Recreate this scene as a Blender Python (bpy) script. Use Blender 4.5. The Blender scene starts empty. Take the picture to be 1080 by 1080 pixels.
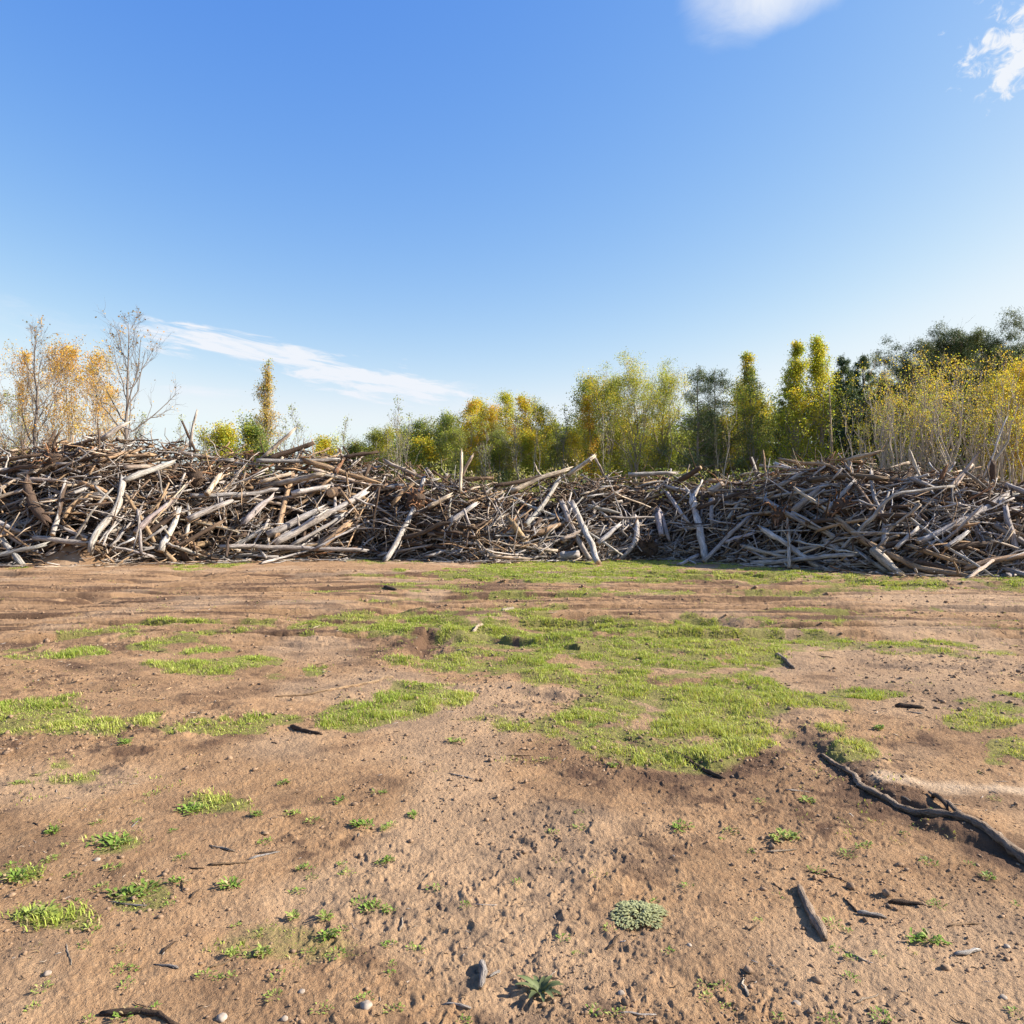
import bpy, math, random
import numpy as np
from mathutils import Vector

RNG = np.random.default_rng(7)
random.seed(7)
SC = bpy.context.scene
COL = SC.collection
F = 780.0            # focal length in pixels of the 1080 px photograph
EYE = 1.6            # camera height, metres
PI = math.pi

# ------------------------------------------------------------------ numeric helpers
def _hash(ix, iy, seed):
    n = (ix.astype(np.int64) * 374761393 + iy.astype(np.int64) * 668265263 + seed * 1274126177) & 0x7fffffff
    n = ((n ^ (n >> 13)) * 1274126177) & 0x7fffffff
    n = (n ^ (n >> 16)) & 0x7fffffff
    return n / float(0x7fffffff)

def vnoise(x, y, seed=0):
    x = np.asarray(x, float); y = np.asarray(y, float)
    x0 = np.floor(x); y0 = np.floor(y)
    fx = x - x0; fy = y - y0
    fx = fx * fx * fx * (fx * (fx * 6 - 15) + 10); fy = fy * fy * fy * (fy * (fy * 6 - 15) + 10)
    a = _hash(x0, y0, seed); b = _hash(x0 + 1, y0, seed)
    c = _hash(x0, y0 + 1, seed); d = _hash(x0 + 1, y0 + 1, seed)
    return (a + (b - a) * fx) * (1 - fy) + (c + (d - c) * fx) * fy

def fbm(x, y, seed=0, octv=4, gain=0.5):
    s = 0; a = 1; t = 0
    for o in range(octv):
        ca, sa = math.cos(o * 1.1 + .4), math.sin(o * 1.1 + .4)
        xr = x * ca - y * sa; yr = x * sa + y * ca
        s = s + a * vnoise(xr * 2 ** o + 17.3 * o, yr * 2 ** o - 9.1 * o, seed + o * 31)
        t += a; a *= gain
    return s / t

def smooth(a, b, x):
    t = np.clip((x - a) / (b - a), 0, 1)
    return t * t * (3 - 2 * t)

def seg_dist(x, y, pts):
    """distance to a polyline and the signed side of it"""
    best = np.full(np.shape(x), 1e9); side = np.zeros(np.shape(x))
    for (ax, ay), (bx, by) in zip(pts, pts[1:]):
        dx, dy = bx - ax, by - ay
        L2 = dx * dx + dy * dy
        t = np.clip(((x - ax) * dx + (y - ay) * dy) / L2, 0, 1)
        qx, qy = x - ax - t * dx, y - ay - t * dy
        d = np.hypot(qx, qy)
        m = d < best
        best = np.where(m, d, best)
        side = np.where(m, np.sign(dx * qy - dy * qx), side)
    return best, side

def norm(v):
    return v / np.maximum(np.linalg.norm(v, axis=-1, keepdims=True), 1e-9)

# ------------------------------------------------------------------ mesh builder
class MB:
    def __init__(s):
        s.V = []; s.Q = []; s.T = []; s.A = {}; s.n = 0; s.qm = []; s.tm = []
    def add(s, V, Q=None, T=None, mat=0, **attrs):
        V = np.asarray(V, float).reshape(-1, 3)
        for k in set(s.A) | set(attrs):
            if k not in s.A: s.A[k] = []
        for k, a in attrs.items():
            a = np.asarray(a, float)
            if a.ndim == 0: a = np.full(len(V), float(a))
            if a.ndim == 1 and a.shape[0] in (3,) and len(V) != 3: a = np.tile(a, (len(V), 1))
            elif a.ndim == 1 and k in ('tint', 'co') : a = np.tile(a, (len(V), 1))
            s.A[k].append(a)
        s.V.append(V)
        if Q is not None and len(Q):
            s.Q.append(np.asarray(Q, np.int64).reshape(-1, 4) + s.n); s.qm.append(np.full(len(s.Q[-1]), mat))
        if T is not None and len(T):
            s.T.append(np.asarray(T, np.int64).reshape(-1, 3) + s.n); s.tm.append(np.full(len(s.T[-1]), mat))
        s.n += len(V)
    def mesh(s, name, mats, smooth_shade=True):
        me = bpy.data.meshes.new(name)
        V = np.concatenate(s.V)
        Q = np.concatenate(s.Q) if s.Q else np.zeros((0, 4), np.int64)
        T = np.concatenate(s.T) if s.T else np.zeros((0, 3), np.int64)
        loops = np.concatenate([Q.ravel(), T.ravel()]).astype(np.int32)
        starts = np.concatenate([np.arange(len(Q)) * 4, len(Q) * 4 + np.arange(len(T)) * 3]).astype(np.int32)
        me.vertices.add(len(V)); me.vertices.foreach_set('co', V.astype(np.float32).ravel())
        me.loops.add(len(loops)); me.loops.foreach_set('vertex_index', loops)
        me.polygons.add(len(starts)); me.polygons.foreach_set('loop_start', starts)
        me.polygons.foreach_set('use_smooth', np.full(len(starts), smooth_shade))
        if not isinstance(mats, (list, tuple)): mats = [mats]
        for m in mats: me.materials.append(m)
        if len(mats) > 1:
            mi = np.concatenate(s.qm + s.tm).astype(np.int32)
            me.polygons.foreach_set('material_index', mi)
        me.update(calc_edges=True)
        for k, lst in s.A.items():
            a = np.concatenate(lst)
            if k == 'tint':
                at = me.attributes.new(k, 'FLOAT_COLOR', 'POINT')
                at.data.foreach_set('color', np.c_[a, np.ones(len(a))].astype(np.float32).ravel())
            elif a.ndim == 2:
                at = me.attributes.new(k, 'FLOAT_VECTOR', 'POINT')
                at.data.foreach_set('vector', a.astype(np.float32).ravel())
            else:
                at = me.attributes.new(k, 'FLOAT', 'POINT')
                at.data.foreach_set('value', a.astype(np.float32).ravel())
        return me

def link(name, me, parent=None):
    o = bpy.data.objects.new(name, me); COL.objects.link(o)
    if parent is not None: o.parent = parent
    return o

def tag(o, label=None, cat=None, group=None, kind=None):
    if label: o['label'] = label
    if cat: o['category'] = cat
    if group: o['group'] = group
    if kind: o['kind'] = kind
    return o

def tubes(P, R, sides=6, rough=0.0, cap0=False, cap1=False, seed=0):
    """N tubes at once. P (N,S,3), R (N,S). Returns V, Q, T, phi-coordinates."""
    P = np.asarray(P, float); R = np.asarray(R, float)
    N, S, _ = P.shape
    T_ = np.zeros_like(P)
    T_[:, 1:-1] = P[:, 2:] - P[:, :-2]; T_[:, 0] = P[:, 1] - P[:, 0]; T_[:, -1] = P[:, -1] - P[:, -2]
    T_ = norm(T_)
    ax = norm(P[:, -1] - P[:, 0])
    ref = np.where(np.abs(ax[:, 2:3]) < 0.8, np.array([[0, 0, 1.]]), np.array([[1., 0, 0]]))
    ref = norm(np.cross(ax, ref))[:, None, :]
    n = norm(ref - (ref * T_).sum(-1, keepdims=True) * T_)
    b = np.cross(T_, n)
    ph = np.arange(sides) / sides * 2 * PI
    c, s = np.cos(ph), np.sin(ph)
    r = R[:, :, None] * np.ones((1, 1, sides))
    if rough:
        rg = np.random.default_rng(seed + 11)
        prof = 1 + rough * rg.normal(size=(N, 1, sides)) + rough * .6 * rg.normal(size=(N, S, sides)) + rough * .6 * rg.normal(size=(N, S, 1))
        r = r * np.clip(prof, .55, 1.6)
    V = P[:, :, None, :] + r[..., None] * (n[:, :, None, :] * c[None, None, :, None] + b[:, :, None, :] * s[None, None, :, None])
    base = (np.arange(N) * S * sides)[:, None, None] + (np.arange(S - 1) * sides)[None, :, None] + np.arange(sides)[None, None, :]
    nxt = (np.arange(N) * S * sides)[:, None, None] + (np.arange(S - 1) * sides)[None, :, None] + ((np.arange(sides) + 1) % sides)[None, None, :]
    Q = np.stack([base, nxt, nxt + sides, base + sides], -1).reshape(-1, 4)
    seg = np.linalg.norm(np.diff(P, axis=1), axis=-1)
    L = np.concatenate([np.zeros((N, 1)), np.cumsum(seg, 1)], 1)
    off = np.random.default_rng(seed + 3).uniform(-50, 50, (N, 1, 1, 3))
    co = np.stack([r * c * 1.0, r * s * 1.0, np.broadcast_to(L[:, :, None], r.shape) * .16], -1) + off
    V = V.reshape(-1, 3); co = co.reshape(-1, 3)
    Tt = []
    for flag, k in ((cap0, 0), (cap1, S - 1)):
        if not flag: continue
        ring = (np.arange(N) * S * sides + k * sides)[:, None] + np.arange(sides)[None]
        cen = len(V) + np.arange(N)
        V = np.concatenate([V, P[:, k]]); co = np.concatenate([co, co[ring[:, 0]]])
        a = ring; bb = np.roll(ring, -1, 1)
        cc = np.repeat(cen[:, None], sides, 1)
        t = np.stack([a, cc, bb] if k == 0 else [a, bb, cc], -1).reshape(-1, 3)
        Tt.append(t)
    T = np.concatenate(Tt) if Tt else None
    return V, Q, T, co

def leaf_quads(C, A, B, cup=0.0):
    """rhombus leaves: centres C, half-length vectors A, half-width vectors B -> V, Q"""
    n = len(C)
    V = np.stack([C - A, C + B, C + A, C - B], 1).reshape(-1, 3)
    Q = (np.arange(n) * 4)[:, None] + np.arange(4)[None]
    return V, Q

def rand_dirs(n, rg):
    return norm(rg.normal(size=(n, 3)))

# ------------------------------------------------------------------ materials
def new_mat(name):
    m = bpy.data.materials.new(name); m.use_nodes = True
    nt = m.node_tree; nt.nodes.clear()
    return m, nt, nt.nodes.new, nt.links.new

def mixc(nt, fac, a, b, mode='MIX'):
    n = nt.nodes.new('ShaderNodeMix'); n.data_type = 'RGBA'; n.blend_type = mode
    L = nt.links.new
    for sock, v in ((n.inputs[0], fac), (n.inputs[6], a), (n.inputs[7], b)):
        if hasattr(v, 'is_output'): L(v, sock)
        elif isinstance(v, (int, float)): sock.default_value = v
        else: sock.default_value = (*v, 1)
    return n.outputs[2]

def mnode(nt, op, a, b=None, c=None, clamp=False):
    n = nt.nodes.new('ShaderNodeMath'); n.operation = op; n.use_clamp = clamp
    for i, v in enumerate((a, b, c)):
        if v is None: continue
        if hasattr(v, 'is_output'): nt.links.new(v, n.inputs[i])
        else: n.inputs[i].default_value = v
    return n.outputs[0]

def noise(nt, vec, scale, detail=4, rough=.55, dist=0.):
    n = nt.nodes.new('ShaderNodeTexNoise')
    n.inputs['Scale'].default_value = scale; n.inputs['Detail'].default_value = detail
    n.inputs['Roughness'].default_value = rough; n.inputs['Distortion'].default_value = dist
    if vec is not None: nt.links.new(vec, n.inputs['Vector'])
    return n.outputs['Fac']

def mrange(nt, v, a, b, c=0., d=1., sm=True):
    n = nt.nodes.new('ShaderNodeMapRange')
    if sm: n.interpolation_type = 'SMOOTHSTEP'
    n.inputs['From Min'].default_value = a; n.inputs['From Max'].default_value = b
    n.inputs['To Min'].default_value = c; n.inputs['To Max'].default_value = d
    nt.links.new(v, n.inputs['Value'])
    return n.outputs['Result']

def attr(nt, name, out='Color'):
    n = nt.nodes.new('ShaderNodeAttribute'); n.attribute_name = name
    return n.outputs[out]

def bump(nt, h, strength, dist, normal=None):
    n = nt.nodes.new('ShaderNodeBump'); n.inputs['Strength'].default_value = strength
    n.inputs['Distance'].default_value = dist
    nt.links.new(h, n.inputs['Height'])
    if normal is not None: nt.links.new(normal, n.inputs['Normal'])
    return n.outputs['Normal']

def finish(nt, col, rough=.9, normal=None, spec=.2):
    p = nt.nodes.new('ShaderNodeBsdfPrincipled'); o = nt.nodes.new('ShaderNodeOutputMaterial')
    if hasattr(col, 'is_output'): nt.links.new(col, p.inputs['Base Color'])
    else: p.inputs['Base Color'].default_value = (*col, 1)
    p.inputs['Roughness'].default_value = rough
    p.inputs['Specular IOR Level'].default_value = spec
    if normal is not None: nt.links.new(normal, p.inputs['Normal'])
    nt.links.new(p.outputs[0], o.inputs[0])

def wood_material():
    m, nt, N, L = new_mat('weathered_wood')
    co = attr(nt, 'co', 'Vector'); tint = attr(nt, 'tint'); bark = attr(nt, 'bark', 'Fac')
    n1 = noise(nt, co, 26, 6, .65)
    n2 = noise(nt, co, 5.5, 5, .6, .6)
    n3 = noise(nt, co, 70, 3, .6)
    v = mrange(nt, n1, .27, .73, .28, 1.55, False)
    col = mixc(nt, 1.0, tint, v, 'MULTIPLY')
    stain = mrange(nt, n2, .3, .62, 0., .55)
    col = mixc(nt, stain, col, mixc(nt, 1.0, col, (.72, .60, .50), 'MULTIPLY'))
    bk = mrange(nt, mnode(nt, 'ADD', n2, mnode(nt, 'SUBTRACT', bark, .5)), .46, .54, 0., 1.)
    bcol = mixc(nt, n1, (.03, .02, .014), (.16, .105, .072))
    col = mixc(nt, bk, col, bcol)
    cr = mrange(nt, n3, .30, .44, .25, 1., False)
    col = mixc(nt, .7, col, mixc(nt, 1.0, col, cr, 'MULTIPLY'))
    h = mnode(nt, 'ADD', mnode(nt, 'MULTIPLY', n1, .8), mnode(nt, 'ADD', mnode(nt, 'MULTIPLY', n3, .4), mnode(nt, 'MULTIPLY', bk, .5)))
    finish(nt, col, .88, bump(nt, h, 1., .045), .2)
    return m

def cut_material():
    m, nt, N, L = new_mat('cut_wood')
    co = attr(nt, 'co', 'Vector'); tint = attr(nt, 'tint')
    n1 = noise(nt, co, 40, 4); n2 = noise(nt, co, 7, 3)
    col = mixc(nt, mrange(nt, n1, .3, .7), mixc(nt, 1., tint, (.62, .5, .4), 'MULTIPLY'), tint)
    col = mixc(nt, mrange(nt, n2, .5, .7, 0, .7), col, (.15, .10, .07))
    finish(nt, col, .9, bump(nt, n1, .5, .01))
    return m

def leaf_material(name, trans=.35):
    m, nt, N, L = new_mat(name)
    tint = attr(nt, 'tint')
    d = N('ShaderNodeBsdfPrincipled'); d.inputs['Roughness'].default_value = .6; d.inputs['Specular IOR Level'].default_value = .25
    L(tint, d.inputs['Base Color'])
    t = N('ShaderNodeBsdfTranslucent')
    L(mixc(nt, 1., tint, (1.15, 1.1, .7), 'MULTIPLY'), t.inputs['Color'])
    x = N('ShaderNodeMixShader'); x.inputs[0].default_value = trans
    L(d.outputs[0], x.inputs[1]); L(t.outputs[0], x.inputs[2])
    o = N('ShaderNodeOutputMaterial'); L(x.outputs[0], o.inputs[0])
    return m

def tree_bark_material():
    m, nt, N, L = new_mat('tree_bark')
    co = attr(nt, 'co', 'Vector'); tint = attr(nt, 'tint')
    n1 = noise(nt, co, 18, 5, .6); n2 = noise(nt, co, 4, 3)
    col = mixc(nt, 1., tint, mrange(nt, n1, .25, .75, .6, 1.25, False), 'MULTIPLY')
    col = mixc(nt, mrange(nt, n2, .5, .68, 0, .6), col, mixc(nt, 1., tint, (.45, .42, .38), 'MULTIPLY'))
    finish(nt, col, .9, bump(nt, n1, .6, .02))
    return m

def ground_material():
    m, nt, N, L = new_mat('dry_earth')
    g = N('ShaderNodeNewGeometry'); pos = g.outputs['Position']
    soil = attr(nt, 'soil', 'Fac'); gm = attr(nt, 'grassy', 'Fac'); pale = attr(nt, 'pale', 'Fac')
    n1 = noise(nt, pos, 1.1, 5, .6); n2 = noise(nt, pos, 9, 6, .65); n3 = noise(nt, pos, 55, 5, .7); n4 = noise(nt, pos, 190, 3, .7)
    base = mixc(nt, mrange(nt, n1, .32, .68), (.285, .170, .087), (.372, .232, .128))
    base = mixc(nt, mrange(nt, n2, .3, .7, 0., .7), base, (.290, .168, .088))
    base = mixc(nt, mrange(nt, n3, .50, .72, 0., .55), base, (.49, .33, .195))
    base = mixc(nt, mrange(nt, n3, .25, .42, .45, 0.), base, (.170, .096, .055))
    base = mixc(nt, mrange(nt, n4, .30, .42, .5, 0.), base, (.135, .082, .050))
    base = mixc(nt, mrange(nt, n4, .64, .72, 0., .35), base, (.50, .35, .22))
    base = mixc(nt, soil, base, (.118, .069, .042))
    base = mixc(nt, pale, base, (.50, .37, .25))
    gg = mrange(nt, mnode(nt, 'MULTIPLY_ADD', n3, .5, mnode(nt, 'SUBTRACT', gm, .3)), .12, .5, 0., .8)
    base = mixc(nt, gg, base, mixc(nt, n2, (.12, .135, .03), (.24, .21, .07)))
    h = mnode(nt, 'ADD', mnode(nt, 'MULTIPLY', n3, 1.0), mnode(nt, 'ADD', mnode(nt, 'MULTIPLY', n2, 1.5), mnode(nt, 'MULTIPLY', n4, .35)))
    finish(nt, base, .95, bump(nt, h, .9, .022), .12)
    return m

def plain_noise_material(name, c0, c1, scale=14, bs=.6, bd=.02):
    m, nt, N, L = new_mat(name)
    tc = N('ShaderNodeTexCoord')
    n1 = noise(nt, tc.outputs['Object'], scale, 6, .65)
    finish(nt, mixc(nt, mrange(nt, n1, .3, .7), c0, c1), .92, bump(nt, n1, bs, bd))
    return m

WOOD = wood_material(); CUT = cut_material(); BARK = tree_bark_material()
LEAF = leaf_material('autumn_leaf', .42); GRASS = leaf_material('grass_blade', .35); NEEDLE = leaf_material('needle', .15)
WEED = leaf_material('weed_leaf', .25)
EARTH = ground_material()
HEAPSHADE = plain_noise_material('heap_shade', (.010, .007, .005), (.045, .030, .021), 5)  # near-black brown, painted for the shade inside the heap
STONE = plain_noise_material('stone', (.22, .17, .13), (.38, .32, .26), 30, .4, .004)
CLOD = plain_noise_material('earth_clod', (.13, .083, .052), (.32, .21, .13), 40, .6, .006)

# ------------------------------------------------------------------ ground
def P2G(px, py):
    """photo pixel -> point on the level ground (x, y)"""
    Y = EYE * F / (py - 540.0)
    return (px - 540.0) / F * Y, Y

GRASS_E = [  # centre px, py, radii, density
    (690, 738, 140, 46, 1.), (625, 700, 90, 36, 1.), (720, 690, 110, 22, .95), (560, 662, 180, 14, .9), (770, 668, 105, 11, .85),
    (480, 655, 110, 11, .85), (755, 772, 85, 18, .95), (645, 748, 85, 24, 1.), (800, 768, 42, 18, .8), (600, 725, 60, 20, .9),
    (275, 665, 105, 7, .75), (200, 681, 50, 8, .65), (85, 692, 32, 9, .7), (235, 708, 55, 12, .95), (332, 708, 16, 6, .9),
    (35, 763, 62, 21, 1.), (215, 763, 76, 12, 1.), (145, 757, 20, 10, .7), (370, 753, 45, 13, 1.), (440, 738, 40, 16, 1.),
    (490, 694, 56, 11, .7), (50, 823, 55, 13, .8), (905, 736, 36, 8, .9), (880, 766, 16, 7, .6), (960, 681, 55, 8, .5),
    (870, 679, 60, 8, .6), (1045, 746, 50, 13, .75), (1030, 766, 32, 8, .8), (1068, 797, 30, 13, .85), (905, 791, 28, 11, .6),
    (1000, 690, 60, 7, .4), (680, 608, 205, 7, 1.), (960, 619, 80, 6, .6), (1060, 609, 50, 8, .7), (555, 603, 80, 5, .8),
    (650, 591, 150, 8, .95), (820, 603, 60, 5, .8), (560, 627, 165, 4, .4), (800, 626, 120, 4, .35), (195, 596, 22, 4, .7), (8, 596, 18, 4, .7),
    (240, 594, 16, 3, .6), (385, 592, 30, 3, .5), (450, 620, 60, 4, .35), (400, 608, 40, 3, .4), (900, 648, 70, 4, .4), (110, 670, 40, 5, .4),
    (20, 690, 30, 6, .4), (225, 848, 38, 9, .45), (120, 893, 32, 12, .45), (150, 942, 40, 15, .4), (40, 965, 45, 14, .45), (290, 985, 70, 26, .22),
    (20, 928, 30, 8, .3), (330, 660, 40, 5, .5), (1060, 660, 60, 4, .3),
]
def grass_mask(x, y):
    yy = np.maximum(y, .6)
    py = 540 + EYE * F / yy; px = 540 + x / yy * F
    m = np.zeros(np.shape(x))
    wx = (fbm(x * 1.2, y * 1.2, 91, 3) - .5) * 1.5; wy = (fbm(x * 1.2, y * 1.2, 92, 3) - .5) * 1.5
    for cx, cy, rx, ry, d in GRASS_E:
        q = ((px - cx) / rx + wx * 1.25) ** 2 + ((py - cy) / ry + wy * 1.25) ** 2
        m = np.maximum(m, d * smooth(1.75, .25, q))
    patch = fbm(x * 2.3, y * 2.3, 55, 5, .62)
    return np.clip(m * (.14 + 1.6 * smooth(.32, .58, patch)), 0, 1) * (yy < 40)

BERM = [P2G(690, 790), P2G(745, 812), P2G(800, 800)]
BERM2 = [P2G(850, 778), P2G(890, 810), P2G(935, 848), P2G(1000, 872), P2G(1090, 915)]
LEDGE = [P2G(440, 692), P2G(447, 672), P2G(500, 674), P2G(545, 679), P2G(585, 683)]
MOUND = P2G(72, 597)
def detail_fade(y, x):
    return smooth(45, 20, np.hypot(x, y))

def gh(x, y, fine=True):
    x = np.asarray(x, float); y = np.asarray(y, float)
    fd = detail_fade(y, x)
    h = (fbm(x * .25, y * .25, 1, 3) - .5) * .10
    # tyre ruts running along the heap
    band = smooth(8.2, 10, y) * smooth(21, 19, y)
    wob = (fbm(x * .12, y * .12, 4, 2) - .5) * 1.6
    rut = np.abs(fbm(x * .22, (y + wob) * 1.5, 5, 3) - .5) * 2
    h = h + band * (.05 - .15 * smooth(.30, .0, rut)) * 1.0
    h = h + band * (fbm(x * .3, (y + wob) * 5.5, 6, 5, .6) - .5) * .085
    # diagonal scrape marks in front
    dm = smooth(7.5, 6, y)
    a = .62
    xr = x * math.cos(a) + y * math.sin(a); yr = -x * math.sin(a) + y * math.cos(a)
    h = h + dm * (fbm(xr * .6, yr * 4.5, 8, 4) - .5) * .040 * smooth(1.0, -1.0, x + .3)
    a2 = -.5
    xr = x * math.cos(a2) + y * math.sin(a2); yr = -x * math.sin(a2) + y * math.cos(a2)
    mid = smooth(5, 6.5, y) * smooth(12, 9.5, y)
    h = h + mid * (fbm(xr * .8, yr * 4.5, 9, 3) - .5) * .06
    # eroded ledge and low banks with broken edges
    def step(pl, hgt, reach, seed):
        wx = (fbm(x * 4, y * 4, seed, 3) - .5) * .28; wy = (fbm(x * 4, y * 4, seed + 1, 3) - .5) * .28
        d, s = seg_dist(x + wx, y + wy, pl); sd = d * s
        e = np.minimum(np.hypot(x - pl[0][0], y - pl[0][1]), np.hypot(x - pl[-1][0], y - pl[-1][1]))
        return hgt * smooth(0, .35, e) * (smooth(-.05, .06, sd) * smooth(reach, .05, d) - .35 * smooth(.25, .0, np.abs(sd + .06))) * (.45 + 1.1 * fbm(x * 2.2, y * 2.2, seed + 2, 3))
    h = h + step(LEDGE, .075, .8, 201) + step(BERM, .03, .35, 204) + step(BERM2, .042, .4, 207)
    h = h + .6 * np.exp(-(((x - MOUND[0]) / .85) ** 2 + ((y - MOUND[1] - .35) / .5) ** 2)) * (.7 + .6 * fbm(x * 2.5, y * 2.5, 12, 3))
    if fine:
        rough = .42 + 1.0 * smooth(.44, .68, fbm(x * .9, y * .9, 21, 3))
        n1 = fbm(x * 4.5, y * 4.5, 22, 3)
        wx = x + (fbm(x * 14, y * 14, 30, 2) - .5) * .12; wy = y + (fbm(x * 14, y * 14, 31, 2) - .5) * .12
        lump = 1 - np.abs(fbm(wx * 7, wy * 7, 23, 4) - .5) * 2
        n2 = fbm(wx * 32, wy * 32, 24, 3)
        clod = smooth(.60, .80, fbm(wx * 15, wy * 15, 28, 3))
        n3 = fbm(x * 70, y * 70, 33, 2)
        h = h + fd * ((n1 - .5) * .032 + rough * ((lump - .8) * .010 + (n2 - .5) * .012 + clod * .006) + (n3 - .5) * .008)
    return h

def build_ground():
    # one sheet: rings about the stand point, finer in front where the photograph looks
    front = np.linspace(-.70, .70, 1180)                    # azimuth from +Y
    rest = np.concatenate([np.linspace(.70, 1.15, 70)[1:], np.linspace(1.15, 2 * PI - 1.15, 64)[1:], np.linspace(2 * PI - 1.15, 2 * PI - .70, 70)[1:-1]])
    az = np.concatenate([front, rest])
    near = np.exp(np.linspace(math.log(.5), math.log(1.9), 40))[:-1]
    mid = np.exp(np.linspace(math.log(1.9), math.log(26), 780))[:-1]
    far = np.exp(np.linspace(math.log(26), math.log(6000), 70))
    rr = np.concatenate([near, mid, far])
    A, R = np.meshgrid(az, rr)
    X = R * np.sin(A); Y = R * np.cos(A)
    H = np.zeros_like(X)
    isf = np.arange(len(az)) < len(front)
    H = gh(X, Y)
    H = H * smooth(300, 60, R) - 1.2 * smooth(120, 900, R)
    g = grass_mask(X, Y)
    # darker earth: damp ground, ruts, blotches, banks and heap foot
    band = smooth(8.2, 10, Y) * smooth(22, 19, Y)
    wob = (fbm(X * .12, Y * .12, 4, 2) - .5) * 1.6
    rut = np.abs(fbm(X * .22, (Y + wob) * 1.5, 5, 3) - .5) * 2
    streak = fbm(X * .30, (Y + wob) * 5.5, 41, 5, .6)
    soil = band * (.45 * smooth(.16, .0, rut) + .95 * smooth(.535, .60, streak))
    soil = soil + .6 * smooth(.56, .74, fbm(X * 1.5, Y * 2.2, 42, 4)) * smooth(2.5, 5, Y) * smooth(20, 14, Y)
    soil = soil + .32 * smooth(.52, .72, fbm(X * 3.2, Y * 3.2, 47, 4))
    soil = soil + .55 * smooth(.58, .70, fbm(X * 9, Y * 9, 27, 4)) * smooth(15, 7, Y) * (.3 + smooth(.4, .62, fbm(X * .9, Y * .9, 21, 3)))
    for pl, w, k in ((BERM2, .22, .9), (BERM, .2, .75), (LEDGE, .22, .85)):
        d, s = seg_dist(X, Y, pl)
        soil = soil + k * smooth(w, .02, d + (fbm(X * 5, Y * 5, 43, 3) - .5) * .2)
    d, s = seg_dist(X, Y, [P2G(470, 790), P2G(640, 802), P2G(760, 826), P2G(900, 860)])
    soil = soil + .42 * smooth(.8, .05, d + (fbm(X * 2.2, Y * 2.2, 49, 4) - .5) * 1.2)
    d, s = seg_dist(X, Y, [P2G(860, 705), P2G(960, 730), P2G(1090, 770)])
    soil = soil + .30 * smooth(1.3, .1, d + (fbm(X * 1.6, Y * 1.6, 50, 4) - .5) * 2.0)
    heapfoot = smooth(-.3, .6, Y - np.interp(540 + X / np.maximum(Y, 1) * F, BX, BASEY_W) + .5 * (fbm(X * 1.1, Y * 1.1, 44, 3) - .3))
    soil = np.clip(soil + .75 * heapfoot, 0, 1)
    # pale dry drift on the right
    d, s = seg_dist(X, Y, [P2G(930, 823), P2G(1000, 829), P2G(1100, 834)])
    pale = .75 * smooth(.14, .01, d + (fbm(X * 6, Y * 6, 45, 3) - .5) * .12)
    d, s = seg_dist(X, Y, [P2G(960, 635), P2G(1120, 640)])
    pale = pale + .30 * smooth(2.2, .2, d + (fbm(X * 1.5, Y * 3, 46, 3) - .5) * 2)
    pale = np.clip(pale + .25 * smooth(.55, .75, fbm(X * .7, Y * .7, 48, 3)), 0, 1)
    n_r, n_a = X.shape
    i = np.arange(n_r - 1)[:, None]; j = np.arange(n_a)[None]
    jn = (j + 1) % n_a
    Q = np.stack([i * n_a + j, (i + 1) * n_a + j, (i + 1) * n_a + jn, i * n_a + jn], -1).reshape(-1, 4)
    V = np.stack([X, Y, H], -1).reshape(-1, 3)
    soil, g, pale = soil.ravel(), g.ravel(), pale.ravel()
    c = len(V)
    V = np.vstack([V, [[0, 0, float(gh(0, 0))]]])
    k = np.arange(n_a)
    T = np.stack([k, (k + 1) % n_a, np.full(n_a, c)], -1)
    mb = MB()
    mb.add(V, Q[:, ::-1], T[:, ::-1], soil=np.append(soil, 0), grassy=np.append(g, 0), pale=np.append(pale, 0))
    me = mb.mesh('ground', EARTH)
    if me.polygons[1000].normal.z < 0: me.flip_normals()
    o = link('ground', me)
    tag(o, 'bare brown rutted earth field with grass patches', kind='structure')

# ------------------------------------------------------------------ the heap: foot line and crest
BX = np.array([-420, 0, 100, 200, 300, 400, 500, 600, 700, 800, 900, 1000, 1080, 1500.])
_BY = np.array([597, 597, 597, 594, 592, 591, 594, 592, 591, 597, 604, 608, 609, 612.])
BASEY_W = EYE * F / (_BY - 540)
CX = np.array([-420, 0, 60, 110, 160, 200, 270, 330, 400, 450, 500, 540, 580, 640, 700, 740, 790, 830, 880, 930, 980, 1030, 1080, 1500.])
CYP = np.array([486, 479, 472, 467, 471, 475, 481, 480, 489, 498, 511, 516, 508, 504, 506, 515, 505, 495, 488, 494, 501, 506, 511, 514.])
SLOPE = 2.5
def base_y(px): return np.interp(px, BX, BASEY_W)
def crest_h(px):
    Yc = base_y(px) + SLOPE
    return EYE + (540 - np.interp(px, CX, CYP)) / F * Yc
def heap(px, t):
    """front face of the heap: t 0 at the foot, 1 at the crest"""
    px = np.asarray(px, float); t = np.asarray(t, float)
    Y = base_y(px) + SLOPE * t ** 1.5
    return np.stack([(px - 540) / F * Y, Y, crest_h(px) * t], -1)
_TS = np.linspace(0, 1, 160)
def on_face(px, py):
    """the point of the heap's front face that shows at a photo pixel"""
    p = heap(np.full(160, px), _TS)
    q = 540 - (p[:, 2] - EYE) / p[:, 1] * F
    if py >= q[0]:
        x, y = P2G(px, py); return np.array([x, y, 0.05]), 0.
    if py <= q[-1]:
        Y = p[-1, 1]; return np.array([(px - 540) / F * Y, Y, EYE + (540 - py) / F * Y]), 1.
    k = int(np.argmax(q <= py)); return p[k], _TS[k]

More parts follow.
